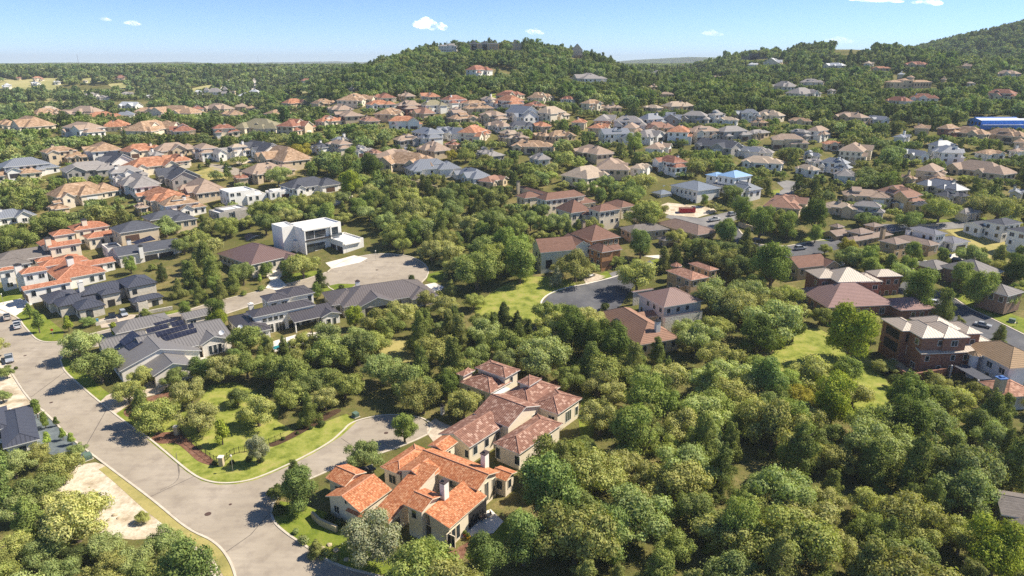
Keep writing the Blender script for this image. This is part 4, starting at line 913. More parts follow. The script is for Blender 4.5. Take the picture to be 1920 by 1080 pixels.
MID='''900 133 44 R w 2;60 130 9 W w;72 147 16 T c;36 147 12 R b;105 131 8 W w;12 161 20 W w;68 157 15 W w;107 155 18 W w;162 133 8 K w;225 145 22 R b;306 126 8 K w;172 180 22 G w;194 184 18 G w;240 176 18 G w;280 181 14 W w;373 173 12 W w;463 180 20 W w;160 152 6 K w;384 178 14 G w;478 173 12 W w;612 142 8 W w;1820 157 12 K w;1560 171 14 G w;1345 145 12 N b;1250 178 16 N b;660 168 14 K b;1690 141 16 W c;1770 150 14 N b;95 206 22 K w;92 213 38 P b;130 214 32 N b;162 210 36 N c;197 221 57 T c;95 224 58 P c;55 236 75 P c;10 233 40 P c;45 226 30 N w;156 242 60 N w 2;217 237 50 T c;245 199 28 W w;235 216 36 S w;281 209 40 P b;335 212 58 P c;314 220 22 P c;368 205 28 R w;410 204 40 N b;437 215 42 P b;292 243 57 P c;340 245 55 R c;424 243 38 R c;
452 200 28 N b;470 203 24 P b;492 240 55 O c;528 215 45 P b;560 237 48 R b;555 194 36 T b;577 152 24 R w;622 228 42 T c;610 195 38 P b;637 206 46 N b;653 217 56 N b;692 227 44 B b;672 188 46 P c;720 184 42 R c;715 197 44 T w;762 181 34 N b;765 199 52 N k 2;807 182 42 T c;815 199 42 O w;855 189 42 R w 2;892 195 36 P w;735 214 42 P b;760 229 48 T w 2;792 213 44 B b;855 212 40 N s;870 223 46 P b;897 204 44 P b;
800 252 58 S w 2;765 263 42 N s;845 251 42 S w;892 249 46 T c;812 281 58 N b;848 272 24 R b;490 281 70 D w;450 278 28 K w;600 277 30 D w;637 272 44 N c 2;642 264 30 S w;682 284 36 G w;702 288 28 B c;740 293 52 N b;530 297 95 P b;907 287 30 G s;
954 191 52 T w 2;916 188 24 K w;958 180 42 R c;1016 184 40 P c;1065 187 24 R w;1003 200 34 R b;978 214 60 S w 2;1038 213 50 K c 2;924 218 44 N b;1114 196 38 P c;1149 203 26 N b;935 237 40 N w;978 237 44 D w;1014 237 38 T b;905 248 24 T c;954 253 42 K b;974 259 30 N b;1016 255 30 P b;1052 256 44 P b;1087 230 26 T c;1135 226 36 G b;1127 240 40 T b;1182 230 38 G w;1187 241 32 N b;1225 225 42 S w 2;1260 223 32 S s;1236 240 44 B b;1157 253 50 S w;1222 255 54 G w;1279 248 48 T w 2;1325 248 54 N c 2;1377 248 50 G s 2;1306 219 36 G s;1347 217 30 G w;1398 217 38 S s;1366 226 26 K w;1225 203 30 K b;1272 200 44 K b;1000 275 42 P b;1111 286 70 N b;1236 278 44 N w;1347 275 70 D s;1402 284 40 S w;
1100 148 66 G w;1239 139 36 G w;1293 132 36 F w;1285 124 16 R b;1225 164 16 N b;1411 122 18 W w;1451 118 40 W c;1566 124 36 W w;1630 120 22 K w;1717 122 40 R b;1652 129 22 T b;1812 125 24 N b;1889 139 38 N w;1470 163 48 G w;1522 155 36 G w;1508 176 50 G w;1733 185 36 R w;1685 190 38 R w;1880 177 42 R c 2;1443 217 42 K c;1408 214 24 S w;1424 231 24 P b;1500 228 24 P b;1595 220 50 N b;1646 225 34 S w;1729 241 30 P b;1782 243 38 P k;1817 251 52 P b;1885 255 56 P b;1422 250 36 G b;1500 250 30 G s 2;1538 247 40 N w;1481 263 40 N b;1562 271 22 T c;1692 258 30 S w;1771 275 40 S w;1915 269 30 P b;
1422 286 40 G w;1430 305 54 K w;1522 293 26 S w;1530 305 30 G w;1568 308 42 S w;1514 318 36 K w;1587 329 36 G w;1606 283 62 N c;1714 291 42 S w;1779 286 44 S w 2;1858 289 40 P w;1912 285 30 N w;1749 321 54 N b;1839 321 84 N b;1766 340 48 P b;1700 335 30 P b;1768 352 76 S c;1787 368 50 D c;1906 362 36 S c;1625 368 60 N b;1687 366 76 B o 2;1630 390 46 G s;1706 383 50 D o;1476 383 90 B b;1576 390 52 K b;1817 400 44 G c;
55 311 72 S w 2;32 326 62 P c;117 286 50 P b 2;190 281 72 P w;145 296 30 P b;270 283 58 T c;290 291 28 G w;217 303 66 D w;175 318 80 G s;240 324 50 G w;292 311 80 T c;332 301 50 T c;335 331 95 D s;260 345 95 G w;160 363 98 P c;305 370 105 T c;343 384 72 P w 2;377 356 92 N b;455 359 66 F w 2;432 396 58 F s;265 389 34 N b;330 281 58 N b;382 280 48 N w 2;425 287 40 G w;107 391 40 P b;20 408 70 S w;452 334 36 R b;
585 348 95 D w;521 361 36 F w;505 322 70 N b;770 307 70 P b;811 316 80 S w;884 330 80 S w;927 339 50 B b;917 291 46 G s;1012 298 40 G w;1107 329 80 K c;1150 314 54 N b;1204 315 38 K w;1258 306 52 R w 2'''
CATN={'T':'orange_tile_house','P':'tan_tile_house','B':'brown_tile_house','N':'brown_shingle_house','G':'grey_shingle_house','D':'slate_roof_house','S':'metal_roof_house','W':'white_roof_house','R':'red_tile_house','O':'olive_roof_house','K':'beige_roof_house','F':'flat_roof_house'}
def mid_house(i,px,py,wp,rk,wk,st):
    r=random.Random(i*31+5); st=2 if st==2 or (r.random()<.16 and wp<64) else 1; h=5.4 if st==2 else 3.2
    p=above(px,py,h*.85); pm=F/(p.y*cp-(p.z-CAMH)*sp_); Wm=min(max(wp*(1.46 if 165<py<330 else 1.25)/pm,9),42)
    if px<700 and py>270: rot=45+r.uniform(-7,7)
    else: rot=r.choice([18,28,36,48,60,75])+r.uniform(-5,5)
    t=R_(rot); k=r.uniform(.56,.72); L=Wm/(abs(math.cos(t))+k*abs(math.sin(t))); D=L*k
    if r.random()<.5: rot-=90; 
    pit=r.uniform(.46,.68); B=[]
    roof=RC[rk][1][0]; wall=WC[wk][1]
    g=Vector((p.x,p.y,tz(p.x,p.y)))
    if rk=='F':
        B=[Block('flat',h+.6,-L*.5,-D*.5,L*.2,D*.5),Block('flat',3.6,-L*.05,-D*.6,L*.5,D*.35),Block('flat',h-.8 if st==2 else 4.2,-L*.3,-D*.35,L*.4,D*.55)]
    else:
        typ='hip' if rk not in 'SWD' or r.random()<.5 else r.choice(['gx','gx','hip'])
        # a main body and several crossing wings, each with a roof of its own
        B.append(Block(typ,h,-L*.5,-D*.30,L*.36,D*.5,p=pit,ov=.7))
        x0=r.choice([-.5,-.2,.02])*L; w1=L*r.uniform(.26,.40); B.append(Block(r.choice(['hip','gy']) if typ=='hip' else 'gy',3.2 if st==1 else r.choice([3.3,5.0]),x0+.15,-D*.5,x0+w1,D*.12,p=pit*1.1,ov=.6))
        B.append(Block('hip' if typ=='hip' else 'gx',3.1 if st==1 else 3.4,L*.1,-D*.40+.2,L*.5,D*.34,p=pit,ov=.6))
        x1=-L*.45 if x0>-.3*L else L*.0; B.append(Block(r.choice(['hip','gy']) if typ=='hip' else 'gy',2.9,x1,-D*.43,x1+L*r.uniform(.16,.24),D*.05,p=pit*1.15,ov=.5))
        if r.random()<.6: xx=r.uniform(-.34,-.02)*L; B.append(Block(r.choice(['hip','hip','gy','gx']),h+r.choice([.5,.8,1.9]),xx,-D*.16,xx+L*r.uniform(.2,.34),D*.34,p=pit,ov=.5))
        if r.random()<.4: xx=r.uniform(-.2,.2)*L; B.append(Block('hip',h-.3,xx,D*.2,xx+L*.26,D*.62,p=pit,ov=.5))
    ex=[]
    if r.random()<.55 and rk!='F': x=r.uniform(-.3,.2)*L; y=r.uniform(-.1,.25)*D; ex.append(('chim',x,y,h+2.9+r.uniform(0,.8),r.uniform(1.0,1.5),wall,h*.6))
    if p.y<460 and r.random()<.5: ex.append(('garage',1,'y-',0,min(4.6,B[1].x1-B[1].x0-1.8),2.3,r.choice([GARB,GARD,GARW])))
    house(CATN[rk],None,'house',g,rot,B,roof,wall,near=p.y<340,hid=.6 if py>300 else .8 if py>175 else .2,seed=i,short=None,extras=ex,wind=1.0 if p.y<420 else .8,capm=roof)
    HOUSES[-1].update(rk=rk,wk=wk,st=st,W=Wm,px=px,py=py)
for i,l in enumerate(MID.replace('\n','').split(';')):
    q=l.split()
    if q: mid_house(i,float(q[0]),float(q[1]),float(q[2]),q[3],q[4],int(q[5]) if len(q)>5 else 1)
# ------------------------------------------------------------------ what sets each of the many apart
ORD='nearest,second nearest,third nearest,fourth nearest,fifth nearest,sixth nearest,seventh nearest,eighth nearest,ninth nearest,tenth nearest,eleventh nearest,twelfth nearest,thirteenth nearest,fourteenth nearest,fifteenth nearest,sixteenth nearest,seventeenth nearest,eighteenth nearest,nineteenth nearest,twentieth nearest'.split(',')
MARKS=[]   # (x, y, phrase)
def relate(x,y,marks=None):
    best=min(marks or MARKS,key=lambda m:math.hypot(m[0]-x,m[1]-y)+abs(m[1]-y)*.3)
    dx,dy=x-best[0],y-best[1]; d=math.hypot(x,y)
    # as seen in the photograph: sideways against depth
    a=math.degrees(math.atan2(x,y)-math.atan2(best[0],best[1]))*d/57.3; dep=math.hypot(x,y)-math.hypot(best[0],best[1])
    if abs(a)>abs(dep)*.8: rel='right of' if a>0 else 'left of'
    else: rel='behind' if dep>0 else 'in front of'
    return rel,best[2],math.hypot(dx,dy)
def label_all(items):
    """items: (object, head, x, y) -> unique labels 'head rel landmark[, nth nearest]'"""
    by={}
    for o,head,x,y in items:
        rel,m,d=relate(x,y); by.setdefault((head,rel,m),[]).append((d,o))
    for (head,rel,m),v in by.items():
        v.sort(key=lambda t:t[0])
        for i,(d,o) in enumerate(v):
            if len(v)==1: o['label']=f'{head} {rel} {m}'
            elif i<len(ORD): o['label']=f'{head} {rel} {m}, {ORD[i]}'
            else: o['label']=f'{head} {rel} {m}, farther off'; o['group']=f'{head}s {rel} {m}'
def label_houses():
    for h in HOUSES:
        if h['short']: MARKS.append((h['x'],h['y'],h['short']))
    it=[]
    for h in HOUSES:
        if h['short'] or 'rk' not in h: continue
        head=f"{RC[h['rk']][0]} {WC[h['wk']][0]} {'tall house' if h['st']==2 else ('wide house' if h['W']>27 else 'house')}"
        it.append((h['o'],head,h['x'],h['y']))
    label_all(it)

def trim_labels():
    for o in bpy.data.objects:
        s=o.get('label')
        if s and len(s.replace(',',' ').split())>16:
            w=s.split(); o['label']=' '.join(x for x in w if x not in('large','small','tall','wide'))
            if len(o['label'].split())>16: o['label']=o['label'].replace('the white house with the low solar panel','the single solar panel house').replace('the white house with dark garage door','the dark garage door house')
# ------------------------------------------------------------------ trees
def crown(seed,kind,n,leaf):
    """leaf faces of one crown, radius about 1, base of the tree at z=0; returns verts (m,4,3), tint (m,3)"""
    r=np.random.default_rng(seed)
    if kind=='oak':      # broad lumpy dome
        k=r.integers(20,28); a=r.uniform(0,2*PI,k); q=np.sqrt(r.uniform(0,1,k))*.86
        L=np.stack([q*np.cos(a),q*np.sin(a),.66+.5*(1-q**2)+r.uniform(-.3,.24,k)],-1); s=r.uniform(.15,.36,k)
        L=np.concatenate([L,[[0,0,.8]]]); s=np.append(s,.55); fl=.8
    elif kind=='elm':    # taller, fuller
        k=r.integers(22,30); a=r.uniform(0,2*PI,k); z=r.uniform(.5,1.85,k); q=np.sqrt(r.uniform(0,1,k))*.62*np.sqrt(np.clip(1-((z-1.05)/.95)**2,.05,1))
        L=np.stack([q*np.cos(a),q*np.sin(a),z],-1); s=r.uniform(.17,.36,k); fl=.95
        L=np.concatenate([L,[[0,0,1.05]]]); s=np.append(s,.55)
    elif kind=='cedar':  # irregular upright, feathery
        k=r.integers(24,32); z=r.uniform(.2,2.1,k); a=r.uniform(0,2*PI,k); q=r.uniform(.15,.8,k)*np.clip(1.15-z/2.3,.12,1)
        L=np.stack([q*np.cos(a),q*np.sin(a),z],-1); s=r.uniform(.12,.28,k)*np.clip(1.25-z/2.6,.4,1.1); fl=1.15
        L=np.concatenate([L,[[0,0,.6],[0,0,1.2],[0,0,1.75]]]); s=np.append(s,[.5,.4,.24])
    elif kind=='young':
        k=9; z=r.uniform(.7,2.3,k); a=r.uniform(0,2*PI,k); q=r.uniform(.1,.5,k)*np.clip(1.3-z/2.4,.2,1)
        L=np.stack([q*np.cos(a),q*np.sin(a),z],-1); s=r.uniform(.26,.4,k); fl=1.1; L=np.concatenate([L,[[0,0,1.3]]]); s=np.append(s,.45)
    elif kind=='cypress':
        z=np.linspace(.35,5.2,9); L=np.stack([z*0,z*0,z],-1); s=np.interp(z,[0,1.5,4,5.4],[.5,.72,.5,.16]); fl=1.2
    else:                # shrub ball
        k=7; a=r.uniform(0,2*PI,k); q=r.uniform(0,.4,k); L=np.stack([q*np.cos(a),q*np.sin(a),r.uniform(.3,.75,k)],-1); s=r.uniform(.4,.55,k); fl=.9
    w=s**2; idx=r.choice(len(s),n,p=w/w.sum())
    d=r.normal(size=(n,3)); d[:,2]=np.where(d[:,2]<-.35*np.abs(d[:,2]).max(),-d[:,2]*.6,d[:,2]); d/=np.linalg.norm(d,axis=1)[:,None]
    d[:,2]+=.15; d/=np.linalg.norm(d,axis=1)[:,None]
    rad=s[idx]*r.uniform(.55,1.08,n)**.6*(1+.14*np.sin(9*d[:,0]+seed)*np.sin(8*d[:,1]+idx)+.1*r.normal(size=n))
    rad*=np.where(r.uniform(size=n)<.14,r.uniform(1.05,1.4,n),1.0)
    P=L[idx]+d*rad[:,None]*np.array([1,1,fl])
    P[:,2]=np.maximum(P[:,2],.06)
    N=d+r.normal(size=(n,3))*.34; N/=np.linalg.norm(N,axis=1)[:,None]
    U=np.cross(N,r.normal(size=(n,3))); U/=np.linalg.norm(U,axis=1)[:,None]; V=np.cross(N,U)
    sz=leaf*r.uniform(.6,1.35,n)[:,None]
    if kind in('cedar','cypress'): U,V=U*1.3,V*.75
    bend=N*sz*.28
    Q=np.stack([P-U*sz,P-V*sz*.8+bend*.3,P+U*sz,P+V*sz*.8+bend*.5],1)
    cl=r.uniform(.84,1.18,len(s))[idx]; li=r.uniform(.84,1.16,n)*cl
    T=np.stack([li*r.uniform(.92,1.1,n),li,li*r.uniform(.8,1.15,n)],-1)
    return Q,T
def mesh_from_quads(name,Q,T,extra=None):
    m=len(Q); v=Q.reshape(-1,3)
    me=bpy.data.meshes.new(name); me.vertices.add(m*4); me.vertices.foreach_set('co',v.astype(np.float32).ravel())
    me.loops.add(m*4); me.loops.foreach_set('vertex_index',np.arange(m*4,dtype=np.int32))
    me.polygons.add(m); me.polygons.foreach_set('loop_start',np.arange(m,dtype=np.int32)*4)
    at=me.attributes.new('tint','FLOAT_COLOR','FACE')
    at.data.foreach_set('color',np.concatenate([T,np.ones((m,1))],1).astype(np.float32).ravel())
    me.update(calc_edges=True); me.materials.append(LEAF); return me
def trunk_mesh(seed,kind):
    r=random.Random(seed); b=MB()
    if kind in('oak','elm'):
        top=.62 if kind=='oak' else .9
        b.tube((0,0,-.05),(.02,.01,.2),.085,.065,7); b.tube((.02,.01,.2),(.0,.0,top),.065,.045,7)
        for i in range(5):
            a=i*2*PI/5+r.uniform(-.4,.4); q=r.uniform(.35,.6); z0=r.uniform(.22,.5)
            m=(q*.5*math.cos(a),q*.5*math.sin(a),z0+.22); b.tube((0,0,z0),m,.045,.03,6); b.tube(m,(q*math.cos(a),q*math.sin(a),z0+.55+(.3 if kind=='elm' else 0)),.03,.012,5)
    else:
        h={'cedar':1.9,'young':2.0,'cypress':5.0}.get(kind,.5); w={'cypress':.16}.get(kind,.07)
        b.tube((0,0,-.05),(0,0,h*.5),w,w*.7,6); b.tube((0,0,h*.5),(0,0,h),w*.7,.015,6)
        if kind in('cedar','young'):
            for i in range(6):
                a=i*2.4+r.uniform(-.3,.3); z=.35+i*.22; b.tube((0,0,z),(.45*math.cos(a),.45*math.sin(a),z+.25),.03,.01,5)
    return b.mesh(kind+'_trunk',BARK)
NHI={'oak':13500,'elm':13500,'cedar':12000,'young':2600,'cypress':1500,'shrub':1300}
LHI={'oak':.0305,'elm':.0305,'cedar':.029,'young':.07,'cypress':.12,'shrub':.095}
NV={'oak':10,'elm':5,'cedar':8,'young':3,'cypress':1,'shrub':3}
_hi={}; _lo={}
def hi(kind,i):
    k=(kind,i%NV[kind])
    if k not in _hi:
        Q,T=crown(100+k[1]*17+len(kind),kind,NHI[kind],LHI[kind])
        _hi[k]=(mesh_from_quads(kind+'_crown',Q,T),trunk_mesh(k[1],kind) if kind!='shrub' else None)
    return _hi[k]
TREES=[]   # x,y,kind,radius,height scale,colour,label,group,name,dist
C_OAK=[(.19,.207,.06),(.226,.234,.077),(.158,.183,.053),(.24,.238,.09),(.19,.189,.062),(.202,.228,.088),(.14,.165,.054),(.173,.206,.075)]
C_ELM=[(.135,.172,.044),(.16,.195,.05),(.12,.158,.048)]
C_CED=[(.105,.128,.036),(.125,.145,.04),(.15,.158,.05)]
C_YNG=[(.20,.25,.055)]
NAMES={'oak':'live_oak','elm':'elm_tree','cedar':'cedar_tree','young':'young_tree','cypress':'cypress_tree','shrub':'shrub'}
LB=1.9
def pick(kind,r=random):
    c=r.choice({'oak':C_OAK,'elm':C_ELM,'cedar':C_CED,'young':C_YNG,'cypress':C_CED,'shrub':C_OAK}[kind]); k=r.uniform(.85,1.15)*LB
    return tuple(x*k for x in c)
def add_tree(x,y,kind,r,hs=1.0,col=None,label=None,group=None,keep=False):
    TREES.append(dict(x=x,y=y,kind=kind,r=r,hs=hs,col=col or pick(kind),label=label,group=group,keep=keep))
def T_(px,py,wpx,kind='oak',label=None,hs=1.0,col=None,group=None):
    """a tree whose crown centre is seen at photo pixel px,py and is wpx pixels wide"""
    g=ground(px,py); r=wpx/2*(g.y*cp+ (CAMH-g.z)*sp_)/F
    zc={'oak':.85,'elm':1.05,'cedar':1.0,'young':1.3,'cypress':2.6,'shrub':.5}[kind]*r*hs
    p=above(px,py,zc); r=wpx/2*(p.y*cp-(p.z-CAMH)*sp_)/F
    add_tree(p.x,p.y,kind,r,hs,col,label,group,True)
def place_tree(t,i):
    z=tz(t['x'],t['y']); me,tm=hi(t['kind'],i); rot=random.uniform(0,2*PI); r=t['r']; nm=NAMES[t['kind']]
    sx=r*random.uniform(.95,1.06)
    if t['kind']=='shrub':
        o=link(nm,me); o.location=(t['x'],t['y'],z); o.scale=(r,r,r*t['hs']); o.rotation_euler=(0,0,rot); o.color=(*t['col'],1)
    else:
        o=empty(nm,(t['x'],t['y'],z),rot); o.scale=(sx,r,r*t['hs'])
        c=link('crown',me,o); c.color=(*t['col'],1); link('trunk',tm,o)
    tag(o,t['label'],{'oak':'oak tree','elm':'tree','cedar':'cedar tree','young':'young tree','cypress':'cypress','shrub':'shrub'}[t['kind']],t['group'])
    return o
def bake(name,trees,lods):
    """all remaining trees as ONE object. lods: [(max count of faces, test)]"""
    Qs=[];Ts=[]
    by={}
    for i,t in enumerate(trees): by.setdefault((t['kind'],t['lod'],i%5),[]).append(t)
    for (kind,lod,v),ts in by.items():
        n=lods[lod]; key=(kind,n,v)
        if key not in _lo: _lo[key]=crown(900+v*31+n,kind,n,LHI[kind]*math.sqrt(NHI[kind]/n)*.80)
        Q,T=_lo[key]; m=len(ts)
        a=np.array([t['a'] for t in ts]); ca,sa=np.cos(a),np.sin(a)
        R=np.array([t['r'] for t in ts]); Hs=R*np.array([t['hs'] for t in ts]); X=np.array([(t['x'],t['y']) for t in ts]); Z=terrain(X[:,0],X[:,1])
        q=np.empty((m,)+Q.shape,np.float32)
        q[...,0]=(Q[None,...,0]*ca[:,None,None]-Q[None,...,1]*sa[:,None,None])*R[:,None,None]+X[:,0,None,None]
        q[...,1]=(Q[None,...,0]*sa[:,None,None]+Q[None,...,1]*ca[:,None,None])*R[:,None,None]+X[:,1,None,None]
        q[...,2]=Q[None,...,2]*Hs[:,None,None]+Z[:,None,None]
        Qs.append(q.reshape(-1,4,3)); C=np.array([t['col'] for t in ts]); Ts.append((T[None]*C[:,None,:]).reshape(-1,3))
    Q=np.concatenate(Qs); T=np.concatenate(Ts); print(name,len(trees),'trees',len(Q),'faces')
    o=link(name,mesh_from_quads(name,Q,T)); o['kind']='stuff'; return o
# ------------------------------------------------------------------ trees that stand out, one by one
def TT(ox,oy,s,txt,lab=None):
    for e in txt.split(';'):
        q=e.split()
        if not q: continue
        k={'o':'oak','e':'elm','c':'cedar','y':'young','p':'cypress','s':'shrub'}[q[0][0]]; x,y,w=(float(v) for v in q[1:4]); col=None
        f=q[0][1:]
        if f:
            col={'b':(.24,.28,.04),'g':(.165,.215,.05),'d':(.11,.145,.034),'s':(.27,.28,.17),'k':(.085,.105,.034),'y':(.30,.27,.05),'v':(.2,.25,.08),'r':(.16,.09,.07)}[f]
        T_(ox+x/s,oy+y/s,w/s,k,col=col and tuple(v*1.35 for v in col),hs=float(q[4]) if len(q)>4 else 1.0)
# corner of the street and the lawn inside the two streets
TT(0,600,2.25,'''o 335 100 165;o 415 185 195;o 590 240 120;o 540 300 125;o 650 405 185;o 800 300 160;o 735 240 110;o 832 405 170;oy 585 345 60;o 1000 320 100;yb 932 470 95;es 1085 540 120 1.1;o 1085 380 170;o 1215 320 150;o 1300 280 150;o 940 195 160;o 1040 185 150;o 1150 185 150;o 1275 160 140;o 1385 250 150;o 1370 330 130;o 1050 85 130;
e 1265 710 200;o 25 215 70;o 8 320 70;yg 150 372 70;yg 185 420 60;yd 235 428 36;y 120 468 46;y 195 500 52;y 262 482 44;y 300 500 46;o 55 610 150;o 150 570 130;o 255 620 185;o 168 720 200;o 65 800 170;o 325 545 80;ok 365 775 125;o 600 830 65;o 430 955 160;o 565 1005 170;ok 320 995 140;o 195 975 170;o 55 960 160;o 700 930 170;o 715 1030 180;o 450 1050 180;o 250 1060 170;o 590 1070 160''')
TT(0,600,2.25,'s 1280 928 62;s 1248 892 42;s 1375 978 54;s 1412 1003 48;sb 582 345 50;sk 1356 438 44;sk 1255 476 22;sk 1312 455 26;sk 905 602 34;sk 1175 800 70;s 1330 945 26;sk 1050 585 40;sk 1100 590 40;sk 1195 500 26;sk 980 600 30;sk 1390 830 44')
TT(560,600,2.25,'''e 445 450 135;o 270 570 165;os 310 905 265;e 545 985 170;o 695 350 165;ed 620 280 140;o 450 245 205;o 590 115 180;o 1030 150 225;o 745 150 140;o 880 100 180;o 1140 245 145;o 1270 260 150;ed 1150 55 190;ed 1230 75 180;ed 1330 110 190;o 60 260 150;o 190 265 170;o 160 110 170;o 260 80 150;e 1060 690 330;e 950 920 240;e 800 985 220;o 1200 560 170;oy 1285 640 150;o 1170 800 230;e 1310 900 240;o 1400 760 180;o 1380 600 170;c 770 120 120;c 930 60 110;or 1090 275 70;sk 130 840 60;sk 175 855 50;s 590 930 24;sb 690 890 26''')
TT(1280,600,2.25,'eb 640 330 230;eb 720 25 270;e 690 225 170;sb 410 95 80;ed 960 430 235;o 1130 335 180;eb 1330 955 300;o 1250 430 170;oy 480 320 150;o 160 150 190;o 60 80 150;ed 330 60 200;ed 470 30 120;s 480 240 90;ok 905 255 80')
TT(840,380,3.177,'e 430 345 250;oS 0 0 0'.replace('oS 0 0 0','cs 648 440 120')+';o 760 365 240;o 1130 425 265;e 1150 240 180;ed 735 722 230;ed 960 790 235;o 170 390 290;ck 330 690 190;ck 410 720 150;o 540 890 270;o 1590 550 280;e 1670 180 150;o 1340 205 110;o 1600 740 200;o 1250 40 150;ok 640 645 60;c 1130 920 170;c 1250 880 170;o 1500 800 260;o 1690 560 180;sk 935 620 80')
TT(1360,360,3.0,'ed 510 125 200;e 510 230 105;e 200 165 200;e 350 185 150;o 1210 85 190;e 1060 335 130;ey 690 330 150;e 800 370 160;eg 1110 545 240;e 1430 525 230;eg 270 400 280;o 280 720 360;o 120 570 260;ed 1630 430 170;o 1540 80 200;o 1440 70 160;yv 1440 335 36;ov 860 160 70;ov 790 150 110;ov 1040 160 150;e 1340 470 180;o 560 320 80;o 1560 600 150')
TT(0,380,3.0,'eg 1040 600 90;eb 1220 655 140;yb 380 680 75;yg 210 670 100;yb 640 712 72;yg 160 610 72;e 730 345 90 1.2;c 1060 400 150;c 1000 480 110;c 1190 380 170;c 1310 450 130;ck 910 395 100;c 1150 300 180;o 1030 235 130;e 320 282 50;o 275 110 200;o 110 210 190;o 930 130 150;o 60 180 150;o 470 120 100;c 1110 500 120;c 1240 490 120;sk 770 640 24;s 925 597 30;sk 90 930 30')
TT(380,380,3.0,'o 560 345 190;yg 468 392 60;ck 660 430 110;eg 640 492 92;eb 850 640 140;o 250 760 225;o 1110 610 200;sk 1175 425 56;o 1250 535 115;o 1360 580 170;ed 70 620 170;y 320 430 44;ey 950 660 100;p 385 795 13 2.2;p 467 785 13 2.2;p 618 740 14 2.3;p 686 705 14 2.3;sk 780 475 46;s 330 480 50;s 230 510 46;o 980 780 200;o 720 850 260;o 480 940 240;o 1000 930 240')
TT(440,260,3.692,'eb 800 305 200;e 810 120 130;ed 950 180 200;o 300 250 190;oy 470 80 150;o 1060 570 180;o 1200 400 200;oy 1500 110 90;o 1600 110 130;o 1740 150 120;e 860 470 160 .8')
TT(920,240,3.692,'o 1060 590 260;e 1620 690 170;o 1050 380 210;o 800 380 150;o 630 400 120;e 1480 500 80;e 1000 90 150;o 1300 740 120;e 1740 560 200;o 1660 440 160')
# ------------------------------------------------------------------ far landmarks
def crest(px,Y,name,label,cat,blocks,roof,wall,short=None,rot=0,extras=()):
    x,_=onY(px,100,Y); return house(name,label,cat,Vector((x,Y,tz(x,Y))),rot,blocks,roof,wall,near=False,hid=-.5,short=short,extras=extras)
GS=RC['G'][1][0]; DS=RC['D'][1][0]; NS=RC['N'][1][0]
crest(908,838,'hilltop_lodge','long dark lodge with row of chimney masts on the summit of the wooded hill','house',[Block('gx',6.6,-17,-4,17,4,p=.25,z0=-3),Block('pyr',7.2,-15,-4,-8,3,p=1.0),Block('pyr',7.2,-3,-4,4,3,p=1.0)],DS,TANW,'the long lodge on the hilltop',extras=[('chim',8,1,11.5,1.0,TANW),('chim',12,1,11,1.0,TANW),('chim',4,2,11,.8,TANW)])
crest(840,838,'hilltop_house','pale low house on the left shoulder of the hill summit','house',[Block('hip',6.5,-11,-4,11,5,p=.35,z0=-3),Block('gx',7,1,-5,8,4,p=.5)],GS,WHITE,'the pale house on the hill shoulder',extras=[('chim',-1,1,11,1.0,WHITE)])
crest(968,838,'stone_tower','small grey stone tower house on the hill summit among trees','house',[Block('flat',7.5,-6,-3,6,4),Block('flat',11.5,-3,-2,0,1)],NS,STN,'the stone tower on the hilltop')
crest(1081,845,'timbered_house','steep dark roofed half timbered house on tan rock at the hill right end','house',[Block('gy',9,-6,-5,7,7,p=1.1,z0=-8),Block('flat',3.5,-2,-9,10,-4,w=TANW,z0=-8,par=.1)],GS,m_wall(lin(196,184,164)),'the half timbered house on the hill')
crest(1411,1020,'terraced_house','flat roofed dark terraced house on the crest of the right slope','house',[Block('flat',5,-14,-4,8,5),Block('flat',8.5,-4,-4,8,4),Block('flat',4,6,-5,20,4)],DS,m_wall(lin(120,116,110)),'the dark terraced house on the crest')
g=ground(415,184)
house('manor_house','white manor with several steep grey pyramid roofs, in the valley woods','house',g,12,[Block('hip',8,-16,-5,2,6,p=.9),Block('pyr',10,-20,-5,-13,2,p=1.2),Block('hip',6,0,-6,14,4,p=.8),Block('pyr',11,3,-3,9,3,p=1.3,w=BEIGE),Block('flat',9,9,-3,18,6,w=BEIGE)],GS,WHITE,near=False,hid=-1,short='the white manor in the valley')
g=ground(1700,165)
house('arcaded_villa','long cream villa with tan tile roofs, arched windows and a round tower','house',g,8,[Block('hip',5,-20,-5,-7,5,p=.35),Block('hip',6.5,-8,-4,3,6,p=.35),Block('hip',5,2,-6,20,4,p=.35),Block('cone',9,-1,-3,6,4,p=.5)],RC['P'][1][0],BEIGE,near=False,hid=-.5,short='the arcaded cream villa')
BLUE=plain('blue_sheet_steel',lin(66,140,232),.4,0,.06,.5); STRIPE=plain('white_sheet_steel',lin(232,236,242),.4,0,.05,.5)
g=ground(1866,238); L_=84/ (F/g.y)
house('blue_hall','long bright blue steel hall with white roof stripes, at the foot of the right ridge','hall',g,2,[Block('gx',4.4,-L_*.5,-7,L_*.42,7,p=.2,ov=.3),Block('gx',4.0,L_*.46,-5,L_*1.1,6,p=.2,ov=.3)],STRIPE,BLUE,trim=BLUE,near=False,hid=.2,short='the blue steel hall',extras=[('box',(-L_*.04,-7.35,4.2),(L_*.92,.3,1.1),BLUE,'fascia'),('box',(-L_*.04,-8.2,2.0),(L_*.9,2.2,.25),STRIPE,'canopy'),('box',(-L_*.04,0,6.05),(L_*.92,1.2,.5),BLUE,'ridge_cap'),('none',0,'y-'),('none',1,'y-')])
